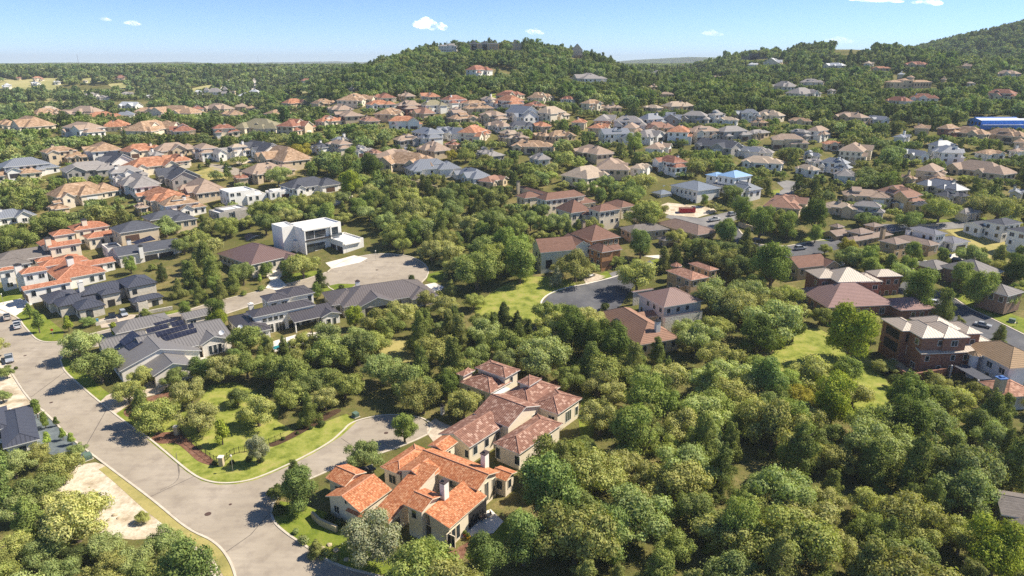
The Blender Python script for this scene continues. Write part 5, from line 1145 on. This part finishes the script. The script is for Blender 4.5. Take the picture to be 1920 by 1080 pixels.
for px,Y,top in((144,2650,101),(483,5100,104)):
    x,zt=onY(px,top,Y); zb=tz(x,Y); b=MB(); b.tube((0,0,-2),(0,0,zt-zb),1.0 if Y<4000 else 1.6,.5,4); o=b.build('radio_mast',plain('mast_steel',lin(150,152,160),.6)); o.location=(x,Y,zb)
    tag(o,'thin radio mast on the far ridge above the left fields' if px<300 else 'thin radio mast on the far blue ridge, left of the wooded hill','mast')
label_houses()
# ------------------------------------------------------------------ vehicles
TYRE=plain('tyre_rubber',(.02,.02,.02),.8); RIM=plain('wheel_rim',lin(170,172,176),.35,.8); HEADL=plain('headlight_lens',lin(225,228,232),.15); TAILL=plain('taillight_lens',lin(150,24,20),.3)
@cached
def paint(col): return plain('car_paint',col,.28,.15,.03)
@cached
def vehicle_parts(kind,col):
    """list of (name, mesh, [child meshes]) in local metres, x forward"""
    P=[]; b=MB()
    def prism(pts,w0,w1,m=0):   # side outline x,z extruded across, upper points narrower
        zm=max(z for _,z in pts); zl=min(z for _,z in pts); n=len(pts); 
        def W(z): return w0+(w1-w0)*(z-zl)/max(zm-zl,.01)
        A=[(x,-W(z)/2,z) for x,z in pts]; B=[(x,W(z)/2,z) for x,z in pts]
        b.pface(A,m); b.pface(B[::-1],m)
        for i in range(n): j=(i+1)%n; b.pface([A[j],A[i],B[i],B[j]],m)
    L={'suv':4.8,'pickup':5.7,'car':4.6,'van':5.4}[kind]; h=L/2
    if kind=='pickup':
        prism([(-h,.42),(h-.1,.42),(h,.75),(h-.1,1.02),(.95,1.08),(-.45,1.08),(-.45,.95),(-h,.95)],1.95,1.9)
        prism([(1.15,1.06),(.55,1.72),(-.25,1.74),(-.42,1.06)],1.78,1.45,1); prism([(.5,1.715),(.42,1.78),(-.2,1.78),(-.24,1.73)],1.46,1.4)
        for y in(-.92,.92): b.box((-1.65,y,1.06),(2.35,.1,.24))
        b.box((-h+.06,0,1.06),(.1,1.86,.24)); b.box((-1.65,0,.97),(2.2,1.7,.03),1)
    elif kind=='van':
        prism([(-h,.4),(h,.4),(h,.95),(h-.7,1.15),(h-1.4,2.1),(-h,2.15)],1.95,1.75); prism([(h-.66,1.2),(h-1.3,2.0),(h-1.45,2.0),(h-1.2,1.2)],1.9,1.8,1)
    else:
        tp=1.72 if kind=='suv' else 1.44; zb=1.02 if kind=='suv' else .92; bk=-h+.12 if kind=='suv' else -h+.75
        prism([(-h,.4),(h-.12,.4),(h,.68),(h-.18,zb-.12),(h-1.35,zb),(-h+.1,zb)],1.88,1.8)
        prism([(h-1.3,zb-.01),(h-2.1,tp),(bk+.45,tp),(bk,zb-.01)],1.74,1.38,1); prism([(h-2.08,tp-.02),(h-2.15,tp+.05),(bk+.5,tp+.05),(bk+.42,tp-.02)],1.4,1.32)
    P.append(('body',b.mesh('body',[paint(col),GLASS]),[]))
    for x in(-h+1.0,h-.95):
        for y in(-.86,.86):
            b=MB(); b.tube((x,y-.12,.36),(x,y+.12,.36),.36,.36,12); t=b.mesh('wheel',TYRE); b=MB(); s=1 if y>0 else -1; b.tube((x,y+s*.1,.36),(x,y+s*.135,.36),.22,.22,10); P.append(('wheel',t,[('rim',b.mesh('rim',RIM))]))
    for y in(-.66,.66):
        b=MB(); b.box((h-.04,y,.76),(.12,.38,.16)); P.append(('headlight',b.mesh('headlight',HEADL),[]))
        b=MB(); b.box((-h+.02,y*1.12,.8),(.1,.24,.26)); P.append(('taillight',b.mesh('taillight',TAILL),[]))
    return P
def vehicle(kind,px,py,head,col,label):
    p=ground(px,py); o=empty({'suv':'parked_suv','pickup':'pickup_truck','car':'parked_car','van':'parked_van'}[kind],p+Vector((0,0,.04)),R_(head)); tag(o,label,{'suv':'car','pickup':'pickup truck','car':'car','van':'van'}[kind],'vehicles parked along the streets')
    for n,me,kids in vehicle_parts(kind,col):
        c=link(n,me,o)
        for kn,km in kids: link(kn,km,c)
    return o
SIL=lin(176,180,186); WHT=lin(226,228,230); BLK=lin(34,35,40); NAV=lin(38,44,62)
vehicle('pickup',18,676,-52,SIL,'silver pickup truck with dark bed cover parked alone at the far kerb')
vehicle('pickup',33,613,128,WHT,'white pickup truck parked at the grass corner kerb')
vehicle('pickup',14,597,128,lin(214,206,196),'pale pickup truck loaded with garden tools, ahead of the white pickup')
vehicle('pickup',211,597,-58,BLK,'black pickup truck in the court of the dark ribbed hip roofed house')
vehicle('suv',232,591,-50,SIL,'silver car beside the black pickup in the walled court')
vehicle('car',470,519,12,BLK,'dark car outside the brown metal hip roofed house')
vehicle('car',1102,517,-62,WHT,'white car on the brown paved drive above the dark cul-de-sac')
vehicle('suv',1733,498,150,WHT,'white car on the drive beside the tan towered house')
vehicle('suv',1796,492,-35,BLK,'black car on the pale drive by the dark garage door')
vehicle('car',1458,368,60,lin(40,70,130),'blue car at the bend of the pale road')
vehicle('van',767,283,10,WHT,'white van parked among the grey brown roofs')
vehicle('car',683,888,40,NAV,'dark car half under the oak beside the orange clay tiled villa')
vehicle('car',1712,500,-30,BLK,'black car left of the white car on the towered house drive')
vehicle('suv',1373,404,30,SIL,'silver car on the road right of the red skip')
for k,x,y,hd,cl,l in(('suv',1752,572,-42,WHT,'white car parked on the dark road by the rose brown roof'),('car',1842,612,-42,SIL,'silver car parked on the dark road above the tan tiled roof'),('car',1420,452,10,BLK,'dark car on the dark road bend below the boundary wall'),('suv',1500,468,15,SIL,'silver car on the dark road right of the bend'),('car',1690,428,0,WHT,'white car on the pale road beside the low wall'),('suv',1180,512,-60,BLK,'dark car at the far end of the dark cul-de-sac'),('car',610,381,-30,BLK,'dark car on the pale drive above the grove'),('pickup',1340,414,25,WHT,'white pickup truck by the building site road'),('car',425,316,-25,SIL,'silver car on the pale road among the left houses'),('suv',1812,484,150,SIL,'silver car on the pale drive beside the black car')): vehicle(k,x,y,hd,cl,l)
# ------------------------------------------------------------------ pools
def pool(label,pts,edge=.35):
    o=sheet('swimming_pool',pts,POOL,.075,kind=None,label=label,cat='pool',smooth=2)
    W=[(p.x,p.y) for p in G(pts)]; W=smooth_line([Vector((a,b,0)) for a,b in W],2,True); W.append(W[0])
    strip('coping',[(p.x,p.y) for p in W],edge,.12,PALE,.0,kind=None,sm=0,world=True,parent=o)
pool('turquoise pool behind the solar panelled house',[(359,683),(381,676),(394,687),(379,699)])
pool('long narrow blue pool in front of the charcoal roofed porch house',[(512,650),(572,634),(577,639),(540,648),(516,656)])
pool('small blue pool hidden in the trees near the brown boundary fence',[(1763,806),(1780,802),(1798,814),(1782,824)])
pool('tiny turquoise pool among trees below the long grey hip roofed house',[(718,611),(727,608),(733,613),(724,617)])
# ------------------------------------------------------------------ walls, fences, gates
def gwall(name,label,pts,w,h,mat,cat='wall'): o=strip(name,pts,w,h,mat,0,kind=None,sm=0); tag(o,label,cat); return o
gwall('stone_wall','low tan stone retaining wall beside the orange clay tiled villa',[(586,970),(600,984),(632,998)],.5,1.3,STN)
gwall('court_wall','low white court wall left of the paved entrance',[(180,611),(200,606),(221,603)],.4,1.1,LST)
gwall('court_wall','low white court wall right of the paved entrance',[(262,592),(290,586),(324,580)],.4,1.1,LST)
gwall('garden_wall','white garden wall running from the charcoal garage roof to the street trees',[(22,780),(48,794),(66,806),(69,815)],.35,2.0,WHITE)
gwall('brick_wall','brick retaining wall below the terraced red brick house',[(1662,690),(1702,716),(1772,704)],.5,2.2,BRICK)
gwall('timber_fence','weathered brown timber fence running through shaded trees at the wood edge',[(1732,846),(1750,872),(1776,918)],.15,1.9,plain('weathered_timber',lin(128,96,74),.9,0,.3,3.0),'fence')
gwall('boundary_wall','beige boundary wall above the dark road bend',[(1384,424),(1402,430),(1428,438)],.4,2.0,BEIGE)
gwall('boundary_wall','pale boundary wall along the dry lawn',[(1832,427),(1880,448),(1920,466),(1950,482)],.4,1.6,STN)
gwall('boundary_wall','long tan boundary wall above the grove beside the white chimneyed roofs',[(742,338),(775,346),(820,357)],.4,2.0,STN)
gwall('roadside_wall','pale low wall along the road right of the dark garage',[(1700,425),(1760,424)],.3,.8,STN)
def iron_fence(label,pts,h=1.5):
    W=smooth_line([Vector((p.x,p.y,0)) for p in G(pts)],3); o=empty('iron_fence',(W[0].x,W[0].y,tz(W[0].x,W[0].y))); tag(o,label,'fence')
    base=o.location; b=MB(); pk=MB()
    for a,c in zip(W,W[1:]):
        za,zc=tz(a.x,a.y),tz(c.x,c.y)
        for z in(.25,h-.1): b.tube(Vector((a.x,a.y,za+z))-base,Vector((c.x,c.y,zc+z))-base,.03,.03,4)
        n=max(int((c-a).length/.35),1)
        for i in range(n):
            q=a.lerp(c,i/n); zz=za+(zc-za)*i/n; pk.box((q.x-base.x,q.y-base.y,zz+h/2-base.z),(.03,.03,h))
        m=MB(); m.box((a.x-base.x,a.y-base.y,za-base.z+h/2+.05),(.1,.1,h+.2)); m.build('post',IRON,o)
    b.build('rails',IRON,o); pk.build('pickets',IRON,o)
iron_fence('black iron fence along the red mulch bed at the street corner',[(338,812),(352,828),(378,848),(402,866),(414,868)])
iron_fence('black iron fence across the corner lawn behind the pale young tree',[(422,866),(440,852),(470,846),(505,834),(535,820)])
iron_fence('dark iron fence at the lower edge of the round lawn',[(998,612),(1012,604),(1030,596)],1.3)
iron_fence('dark iron fence on the grass slope below the terraced red brick house',[(1642,668),(1662,700),(1690,738)],1.3)
def pillar(px,py,label,h=2.0):
    p=ground(px,py); o=empty('gate_pillar',p); tag(o,label,'gate pillar','stone gate pillars of the corner lawn'); b=MB(); b.box((0,0,h/2),(.9,.9,h)); b.build('shaft',STN,o); b=MB(); b.box((0,0,h+.1),(1.1,1.1,.2)); b.build('cap',PALE,o)
pillar(332,815,'stone gate pillar at the upper end of the red mulch bed'); pillar(416,873,'stone gate pillar at the lower corner of the iron fence')
# ------------------------------------------------------------------ street furniture and small things
def cabinet(px,py,label,d=(1.7,1.5,1.1)):
    p=ground(px,py); o=empty('utility_cabinet',p,R_(-45)); tag(o,label,'utility box'); b=MB(); b.box((0,0,d[2]/2+.08),d,0,0,.96); b.build('housing',plain('cabinet_green',lin(96,118,104),.6),o); b=MB(); b.box((0,0,.05),(d[0]+.3,d[1]+.3,.1)); b.build('plinth',KERB,o); b=MB(); b.box((d[0]/2+.01,0,.55),(.05,d[1]*.8,.7)); b.build('door',plain('cabinet_door_green',lin(80,102,90),.6),o)
cabinet(165,860,'green utility box on the grey gravel beside the dirt lot'); cabinet(667,781,'green utility box at the cul-de-sac lawn edge',(1.4,1.2,1.0)); cabinet(1897,604,'pale utility box on the verge of the dark road')
def manhole(px,py,label,r=.42):
    p=ground(px,py); b=MB(); b.lathe((0,0,0),[(r,0),(r,.02),(r*.8,.026),(0.05,.026)],16); o=b.build('manhole_cover',plain('cast_iron',lin(84,64,56),.8)); o.location=(p.x,p.y,p.z+.04); tag(o,label,'manhole cover','manhole covers in the concrete street')
manhole(390,964,'rusty manhole cover near the street junction',.6); manhole(96,755,'manhole cover on the long street near its kerb lawn'); manhole(47,667,'manhole cover beside the silver pickup truck'); manhole(724,812,'manhole cover in the middle of the small cul-de-sac',.5); manhole(432,880+66,'small manhole cover right of the rusty one',.3); manhole(707,506,'manhole cover in the middle of the big cul-de-sac',.5)
def post_sign(px,py,name,label,cat,kind):
    p=ground(px,py); o=empty(name,p,R_(-60)); tag(o,label,cat)
    b=MB(); b.tube((0,0,0),(0,0,2.3 if kind!='lamp' else 3.4),.05,.05,6); b.build('pole',plain('pole_steel',lin(150,146,140),.5),o)
    b=MB()
    if kind=='stop': b.tube((.04,0,2.35),(.09,0,2.35),.38,.38,8); b.build('sign_panel',plain('sign_red',lin(178,40,34),.5),o)
    elif kind=='lamp': b.lathe((0,0,3.4),[(.08,0),(.2,.12),(.22,.4),(.1,.55)],8); b.build('lantern',plain('lantern_glass',lin(220,214,200),.3),o)
    else: b.box((0,0,1.15),(.45,.25,.3)); b.build('box',plain('mailbox_black',lin(46,44,44),.5),o)
post_sign(100,632,'stop_sign','red stop sign on the grass corner of the side street','sign','stop')
post_sign(437,884,'street_lamp','slim street lamp on the corner lawn beside the iron fence','lamp','lamp'); post_sign(7,571,'street_lamp','slim street lamp on the lawn in front of the rambling orange roofs','lamp','lamp'); post_sign(705,488,'street_lamp','slim street lamp beside the driveway of the cubic house','lamp','lamp')
post_sign(510,515,'mailbox','black mailbox post by the drive of the brown metal hip roofed house','mailbox','mail'); post_sign(262,596,'mailbox','black mailbox post beside the court entrance','mailbox','mail'); post_sign(1905,612,'mailbox','black mailbox post on the verge of the dark road','mailbox','mail')
p=ground(1288,398); o=empty('skip',p,R_(4)); tag(o,'red open topped waste skip in front of the unfinished white house','skip'); RED=plain('skip_red',lin(176,34,38),.5,0,.15)
b=MB()
for c,d in(((0,-1.2,1.1),(7,.12,2)),((0,1.2,1.1),(7,.12,2)),((-3.45,0,1.1),(.12,2.4,2)),((3.45,0,1.1),(.12,2.4,2)),((0,0,.2),(7,2.4,.15))): b.box(c,d)
b.build('hull',RED,o)
for x in np.linspace(-3,3,7): b=MB(); b.box((x,-1.3,1.1),(.14,.12,1.9)); b.build('rib',RED,o)
b=MB(); b.box((0,0,1.6),(6.7,2.2,.5),0,.05,.9); b.build('rubble',plain('rubble',lin(150,136,120),.95,0,.4,2.0),o)
def dish(px,py,h,label):
    p=ground(px,py,h); o=empty('satellite_dish',p,R_(-70)); tag(o,label,'satellite dish'); b=MB(); b.lathe((0,0,0),[(.06,0),(.5,.12),(.75,.3),(.7,.3),(.45,.14),(.05,.04)],12); d=b.build('reflector',plain('dish_white',lin(220,220,220),.5),o); d.rotation_euler=(0,R_(50),0); d.location=(0,0,.5)
    b=MB(); b.tube((0,0,-.6),(0,0,.55),.05,.05,5); b.build('mast',IRON,o)
dish(451,617,4.2,'white satellite dish on the left wing of the charcoal roofed porch house'); dish(416,627,5.0,'white satellite dish on the gable of the solar panelled house')
def bin_(px,py,col,label):
    p=ground(px,py); o=empty('wheeled_bin',p,R_(30)); tag(o,label,'bin'); b=MB(); b.box((0,0,.5),(.6,.7,1.0),0,0,1.12); b.build('body',plain('bin_plastic',col,.5),o); b=MB(); b.box((0,0,1.06),(.74,.86,.1)); b.build('lid',plain('bin_lid',k_(col,.7),.5),o)
bin_(1781,482,lin(40,80,150),'blue wheeled bin beside the dark garage door')
bin_(183,604,lin(90,160,200),'pale blue wheeled bin behind the left court wall')
WOODF=plain('terrace_furniture',lin(96,78,64),.7); CUSH=plain('cushion',lin(206,198,184),.9)
def chair(px,py,rz,label,grp):
    p=ground(px,py); o=empty('patio_chair',p+Vector((0,0,.07)),R_(rz)); tag(o,label,'chair',grp); b=MB(); b.box((0,0,.42),(.8,.8,.16)); b.build('seat',CUSH,o); b=MB(); b.box((-.4,0,.7),(.12,.8,.6)); b.build('backrest',WOODF,o)
    for x in(-.35,.35):
        for y in(-.35,.35): b=MB(); b.box((x,y,.17),(.07,.07,.34)); b.build('leg',WOODF,o)
def table(px,py,label):
    p=ground(px,py); o=empty('patio_table',p+Vector((0,0,.07))); tag(o,label,'table'); b=MB(); b.lathe((0,0,.68),[(.7,0),(.72,.03),(.7,.06)],14); b.build('tabletop',WOODF,o); b=MB(); b.tube((0,0,0),(0,0,.68),.08,.06,8); b.build('pedestal',WOODF,o)
table(905,975,'round wooden table on the terrace of the orange clay tiled villa')
for px,py,rz,l in((893,977,0,'patio chair left of the round terrace table'),(916,969,200,'patio chair right of the round terrace table'),(905,966,-80,'patio chair behind the round terrace table')): chair(px,py,rz,l,'chairs round the terrace table')
table(352,682,'round dark table on the pool deck of the solar panelled house')
chair(345,683,10,'patio chair left of the dark pool deck table','chairs on the solar house pool deck'); chair(359,679,190,'patio chair right of the dark pool deck table','chairs on the solar house pool deck')
for i,(px,py,l) in enumerate(((560,632,'sun chair at the left of the narrow pool deck'),(585,628,'sun chair in the middle of the narrow pool deck'),(598,625,'sun chair at the right end of the narrow pool deck'))): chair(px,py,-60,l,'sun chairs by the narrow pool')
def pot(px,py,col,label):
    p=ground(px,py); o=empty('flower_pot',p+Vector((0,0,.06))); tag(o,label,'flower pot'); b=MB(); b.lathe((0,0,0),[(.25,0),(.42,.55),(.45,.6),(.38,.6),(.36,.5)],12); b.build('pot',plain('pot_glaze',col,.5),o)
    m,_=hi('shrub',1); c=link('plant',m,o); c.scale=(.5,.5,.7); c.location=(0,0,.45); c.color=(.2,.25,.06,1)
pot(878,1011,lin(224,176,30),'yellow flower pot at the terrace corner of the orange clay tiled villa'); pot(872,1006,lin(150,70,44),'brown flower pot beside the yellow flower pot'); pot(478,505,lin(176,90,54),'terracotta pot by the door of the brown metal hip roofed house'); pot(494,502,lin(190,100,60),'orange pot right of the brown roofed house entrance')
# steps and balconies of the terraced brick house
b=MB(); p=ground(1712,704); o=empty('stone_steps',p,R_(-58)); tag(o,'wide stone steps descending beside the terraced red brick house','steps')
for i in range(12): m=MB(); m.box((-i*.62,0,.18*i+.05-.4),(.66,4.4,.36+.3)); m.build('step',STN,o)
# boulders and bedding stones
def rock(px,py,r,label,grp):
    g=ground(px,py); bm=bmesh.new(); bmesh.ops.create_icosphere(bm,subdivisions=2,radius=r); rr=random.Random(int(px))
    for v in bm.verts: v.co*=rr.uniform(.75,1.15); v.co.z*=.6
    me=bpy.data.meshes.new('boulder'); bm.to_mesh(me); bm.free(); me.materials.append(STN); o=link('boulder',me); o.location=g+Vector((0,0,r*.2)); tag(o,label,'boulder',grp)
for px,py,r in((604,1030,.6),(618,1022,.5),(630,1033,.55),(650,1050,.5)): rock(px,py,r,'tan boulder among the rounded shrubs at the villa street corner','boulders at the villa street corner')
for px,py,r in((996,622,.9),(1004,616,.7),(1012,625,.8),(1020,610,.7),(1000,630,.8)): rock(px,py,r,'pale boulder at the lower edge of the round lawn','boulders below the round lawn')
for px,py,r in((216,866+100,.5),(205,975,.4),(222,972,.35)): rock(px,py,r,'white rubble stone on the bare dirt lot','rubble on the bare dirt lot')
# ------------------------------------------------------------------ clouds
def cloud(label,px,py,wpx,hpx,Y,seed,den):
    r=random.Random(seed); x_,zc=onY(px,py,Y); s=Y/F; w=wpx*s/2; h=hpx*s/2
    t=NT('cloud_vapour'); tc=t.n('TexCoord').outputs['Object']; n=t.noise(tc,2.2/h,4,.6)
    d=t.n('BsdfDiffuse',i={'Color':(.9,.9,.92,1)}); e=t.n('BsdfTranslucent',i={'Color':(.9,.88,.9,1)}); x=t.n('AddShader',i={0:d.outputs[0],1:e.outputs[0]})
    tr=t.n('BsdfTransparent'); y=t.n('MixShader',i={0:t.rng(n,.35,.7,0,den),1:tr.outputs[0],2:x.outputs[0]}); t.l(y.outputs[0],t.out.inputs[0])
    bm=bmesh.new()
    for i in range(16):
        u=r.uniform(-1,1); k=(1-abs(u))**.7; q=bmesh.ops.create_icosphere(bm,subdivisions=3,radius=1)['verts']
        rx=w*r.uniform(.14,.34)*(.4+k); rz=h*r.uniform(.3,.6)*(.35+k); cx=u*w*.8; cz=h*(-.25+r.uniform(0,.6)*k)-u*h*.25
        for v in q: v.co=Vector((v.co.x*rx+cx,v.co.y*rx+r.uniform(-1,1)*0,v.co.z*rz+cz))
    me=bpy.data.meshes.new('cloud'); bm.to_mesh(me); bm.free(); me.materials.append(t.m); me.polygons.foreach_set('use_smooth',np.ones(len(me.polygons),bool)); o=link('cloud',me); o.location=(x_,Y,zc); o['kind']='stuff'
cloud('',806,46,74,30,7000,1,.30)
cloud('',1002,59,38,14,7500,2,.14); cloud('',248,43,36,12,7500,3,.12); cloud('',197,36,26,9,7500,4,.09)
cloud('',1645,0,110,14,7000,5,.2); cloud('',1740,4,70,14,7000,6,.2); cloud('',1335,62,46,14,7500,7,.08); cloud('',1575,76,70,16,7500,8,.06)
# ------------------------------------------------------------------ scattered wood
def scatter():
    r=np.random.default_rng(11); pts=[]
    Y=60.0
    while Y<9000:
        if Y<260: s=7.6
        elif Y<560: s=7.2
        elif Y<1300: s=7.0+(Y-560)*.0022
        elif Y<3000: s=8.6+(Y-1300)*.004
        else: s=15.4+(Y-3000)*.013
        hw=Y*.78+25
        n=int(2*hw/s); x=-hw+(np.arange(n)+r.uniform(-.42,.42,n))*s+r.uniform(0,s); y=Y+r.uniform(-.42,.42,n)*s
        pts.append(np.stack([x,y,np.full(n,s)],-1)); Y+=s*.9
    P=np.concatenate(pts)
    ok=np.ones(len(P),bool)
    for poly in CLEAR:
        a=np.array(poly); lo=a.min(0)-2; hi_=a.max(0)+2
        c=ok&(P[:,0]>lo[0])&(P[:,0]<hi_[0])&(P[:,1]>lo[1])&(P[:,1]<hi_[1]); ii=np.where(c)[0]
        if len(ii): ok[ii[poly_in(P[ii,0],P[ii,1],poly)]]=False
    P=P[ok]
    # keep off the trees placed by hand
    if TREES:
        K=np.array([(t['x'],t['y'],t['r']) for t in TREES if t['keep'] and t['kind']!='shrub'])
        keep=np.ones(len(P),bool)
        for x,y,q in K:
            near=np.abs(P[:,1]-y)<q+3; ii=np.where(near)[0]
            d=np.hypot(P[ii,0]-x,P[ii,1]-y); keep[ii[d<q*.8+1.6]]=False
        P=P[keep]
    return P

def fill():
    P=scatter(); r=np.random.default_rng(5)
    # drop what terrain hides from here
    Z=terrain(P[:,0],P[:,1]); vis=np.ones(len(P),bool)
    far=np.where(P[:,1]>480)[0]
    for k in np.linspace(.35,.985,40):
        zz=terrain(P[far,0]*k,P[far,1]*k); line=CAMH+(Z[far]+7-CAMH)*k; vis[far[zz+2>line]]=False
    P=P[vis]; Z=Z[vis]
    lim=np.full(len(P),99.0); D=np.hypot(P[:,0],P[:,1])
    for cx,cy,cz,hw,hid in FR:
        d=math.hypot(cx,cy); ux,uy=cx/d,cy/d
        s=d-(P[:,0]*ux+P[:,1]*uy); lat=np.abs(-P[:,0]*uy+P[:,1]*ux)
        m=(lat<hw+2.5)&(s>-hw)&(s<110)
        if m.any():
            l=hid+np.maximum(s[m]-hw*.5,0)*(CAMH-cz)/d+(cz-Z[m]); lim[m]=np.minimum(lim[m],l)
    nz=np.sin(P[:,0]/23+np.sin(P[:,1]/31))+np.sin(P[:,1]/27+1.7*np.sin(P[:,0]/41)); nz2=np.sin(P[:,0]/9.1+P[:,1]/13.7)*np.sin(P[:,1]/8.3-P[:,0]/17)
    for (x,y,s),a,b,lm in zip(P,nz,nz2,lim):
        if r.uniform()<.03: continue
        u=r.uniform()
        kind='cedar' if u<.28+.22*(a<-.4) else ('elm' if u<.37+.1*(a>.9) else 'oak')
        if y>1500: kind='oak'
        rad=s*.72*r.uniform(.62,1.25)*(.84 if kind=='cedar' else 1)
        c=np.array(pick(kind))*(1+.10*a+.1*b)
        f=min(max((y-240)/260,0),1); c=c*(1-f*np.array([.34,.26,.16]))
        hs=r.uniform(.85,1.2) if y<1300 else min(1.0,max(.1,6.5/(1.4*rad)))
        if y>560 and math.sin(x/61+2*math.sin(y/83))*math.sin(y/47+1.3*math.sin(x/71))>(.84 if x/y>-.16 or y<760 else .42): continue
        if lm<=.6: continue
        top={'oak':1.4,'elm':1.9,'cedar':2.1}[kind]
        if rad*hs*top>lm:
            k=lm/(rad*hs*top)
            if k<.18: continue
            q=max(k,.6); rad*=q; hs*=k/q
            rad=max(rad,.7)
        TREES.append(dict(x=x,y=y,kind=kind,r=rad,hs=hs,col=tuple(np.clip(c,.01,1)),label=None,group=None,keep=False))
        if y<420 and lm>20 and r.uniform()<.75:   # undergrowth between the crowns
            an=r.uniform(0,2*PI); UNDER.append(dict(x=x+math.cos(an)*s*.55,y=y+math.sin(an)*s*.55,kind='cedar' if r.uniform()<.4 else 'oak',r=r.uniform(1.2,2.4),hs=r.uniform(.8,1.2),col=tuple(np.clip(c*r.uniform(.8,1.1),.01,1)),label=None,group=None,keep=False,under=True))
UNDER=[]
# ------------------------------------------------------------------ final assembly
fill()
if UNDER:
    U=np.array([(t['x'],t['y']) for t in UNDER]); ok=np.ones(len(U),bool)
    for poly in CLEAR: ok&=~poly_in(U[:,0],U[:,1],poly)
    TREES+= [t for t,k in zip(UNDER,ok) if k]
for t in TREES:
    t['d']=math.hypot(t['x'],t['y']); t['a']=random.uniform(0,2*PI)
    t['size']=t['r']*F/max(t['d'],1)
    pxy=proj((t['x'],t['y'],tz(t['x'],t['y'])+t['r'])); t['px']=pxy
    t['in']=-40<pxy[0]<1960 and pxy[1]<1130
objs=[t for t in TREES if t['keep']]
rest=sorted([t for t in TREES if not t['keep'] and t['in']],key=lambda t:-t['size'])
cap={'oak':230,'cedar':130,'elm':90}
stuff=[]
for t in rest:
    if cap.get(t['kind'],0)>0 and t['d']<330 and not t.get('under'): cap[t['kind']]-=1; objs.append(t)
    else: stuff.append(t)
it=[]
def tint(c,kind):
    if kind=='cedar': return 'dark green'
    r=c[1]/max(c[0],1e-3)
    return 'bright green' if r>1.15 and c[1]>.2 else 'dark green' if c[1]<.17 else 'pale olive' if c[2]>.085 or c[1]>.235 else 'olive green'
NM={'oak':'live oak','elm':'elm','cedar':'cedar','young':'young tree','cypress':'column cypress','shrub':'rounded shrub'}
for i,t in enumerate(objs):
    o=place_tree(t,i); it.append((o,f"{'large ' if t['r']>6 else 'small ' if t['r']<2.6 and t['kind'] in('oak','cedar','elm') else ''}{tint(t['col'],t['kind'])} {NM[t['kind']]}",t['x'],t['y']))
label_all(it)
trim_labels()
def lod(t): return 0 if t['size']>16 else 1 if t['size']>9 else 2 if t['size']>5 else 3 if t['size']>2.5 else 4
for t in stuff: t['lod']=lod(t)
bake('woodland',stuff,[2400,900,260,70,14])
build_haze()
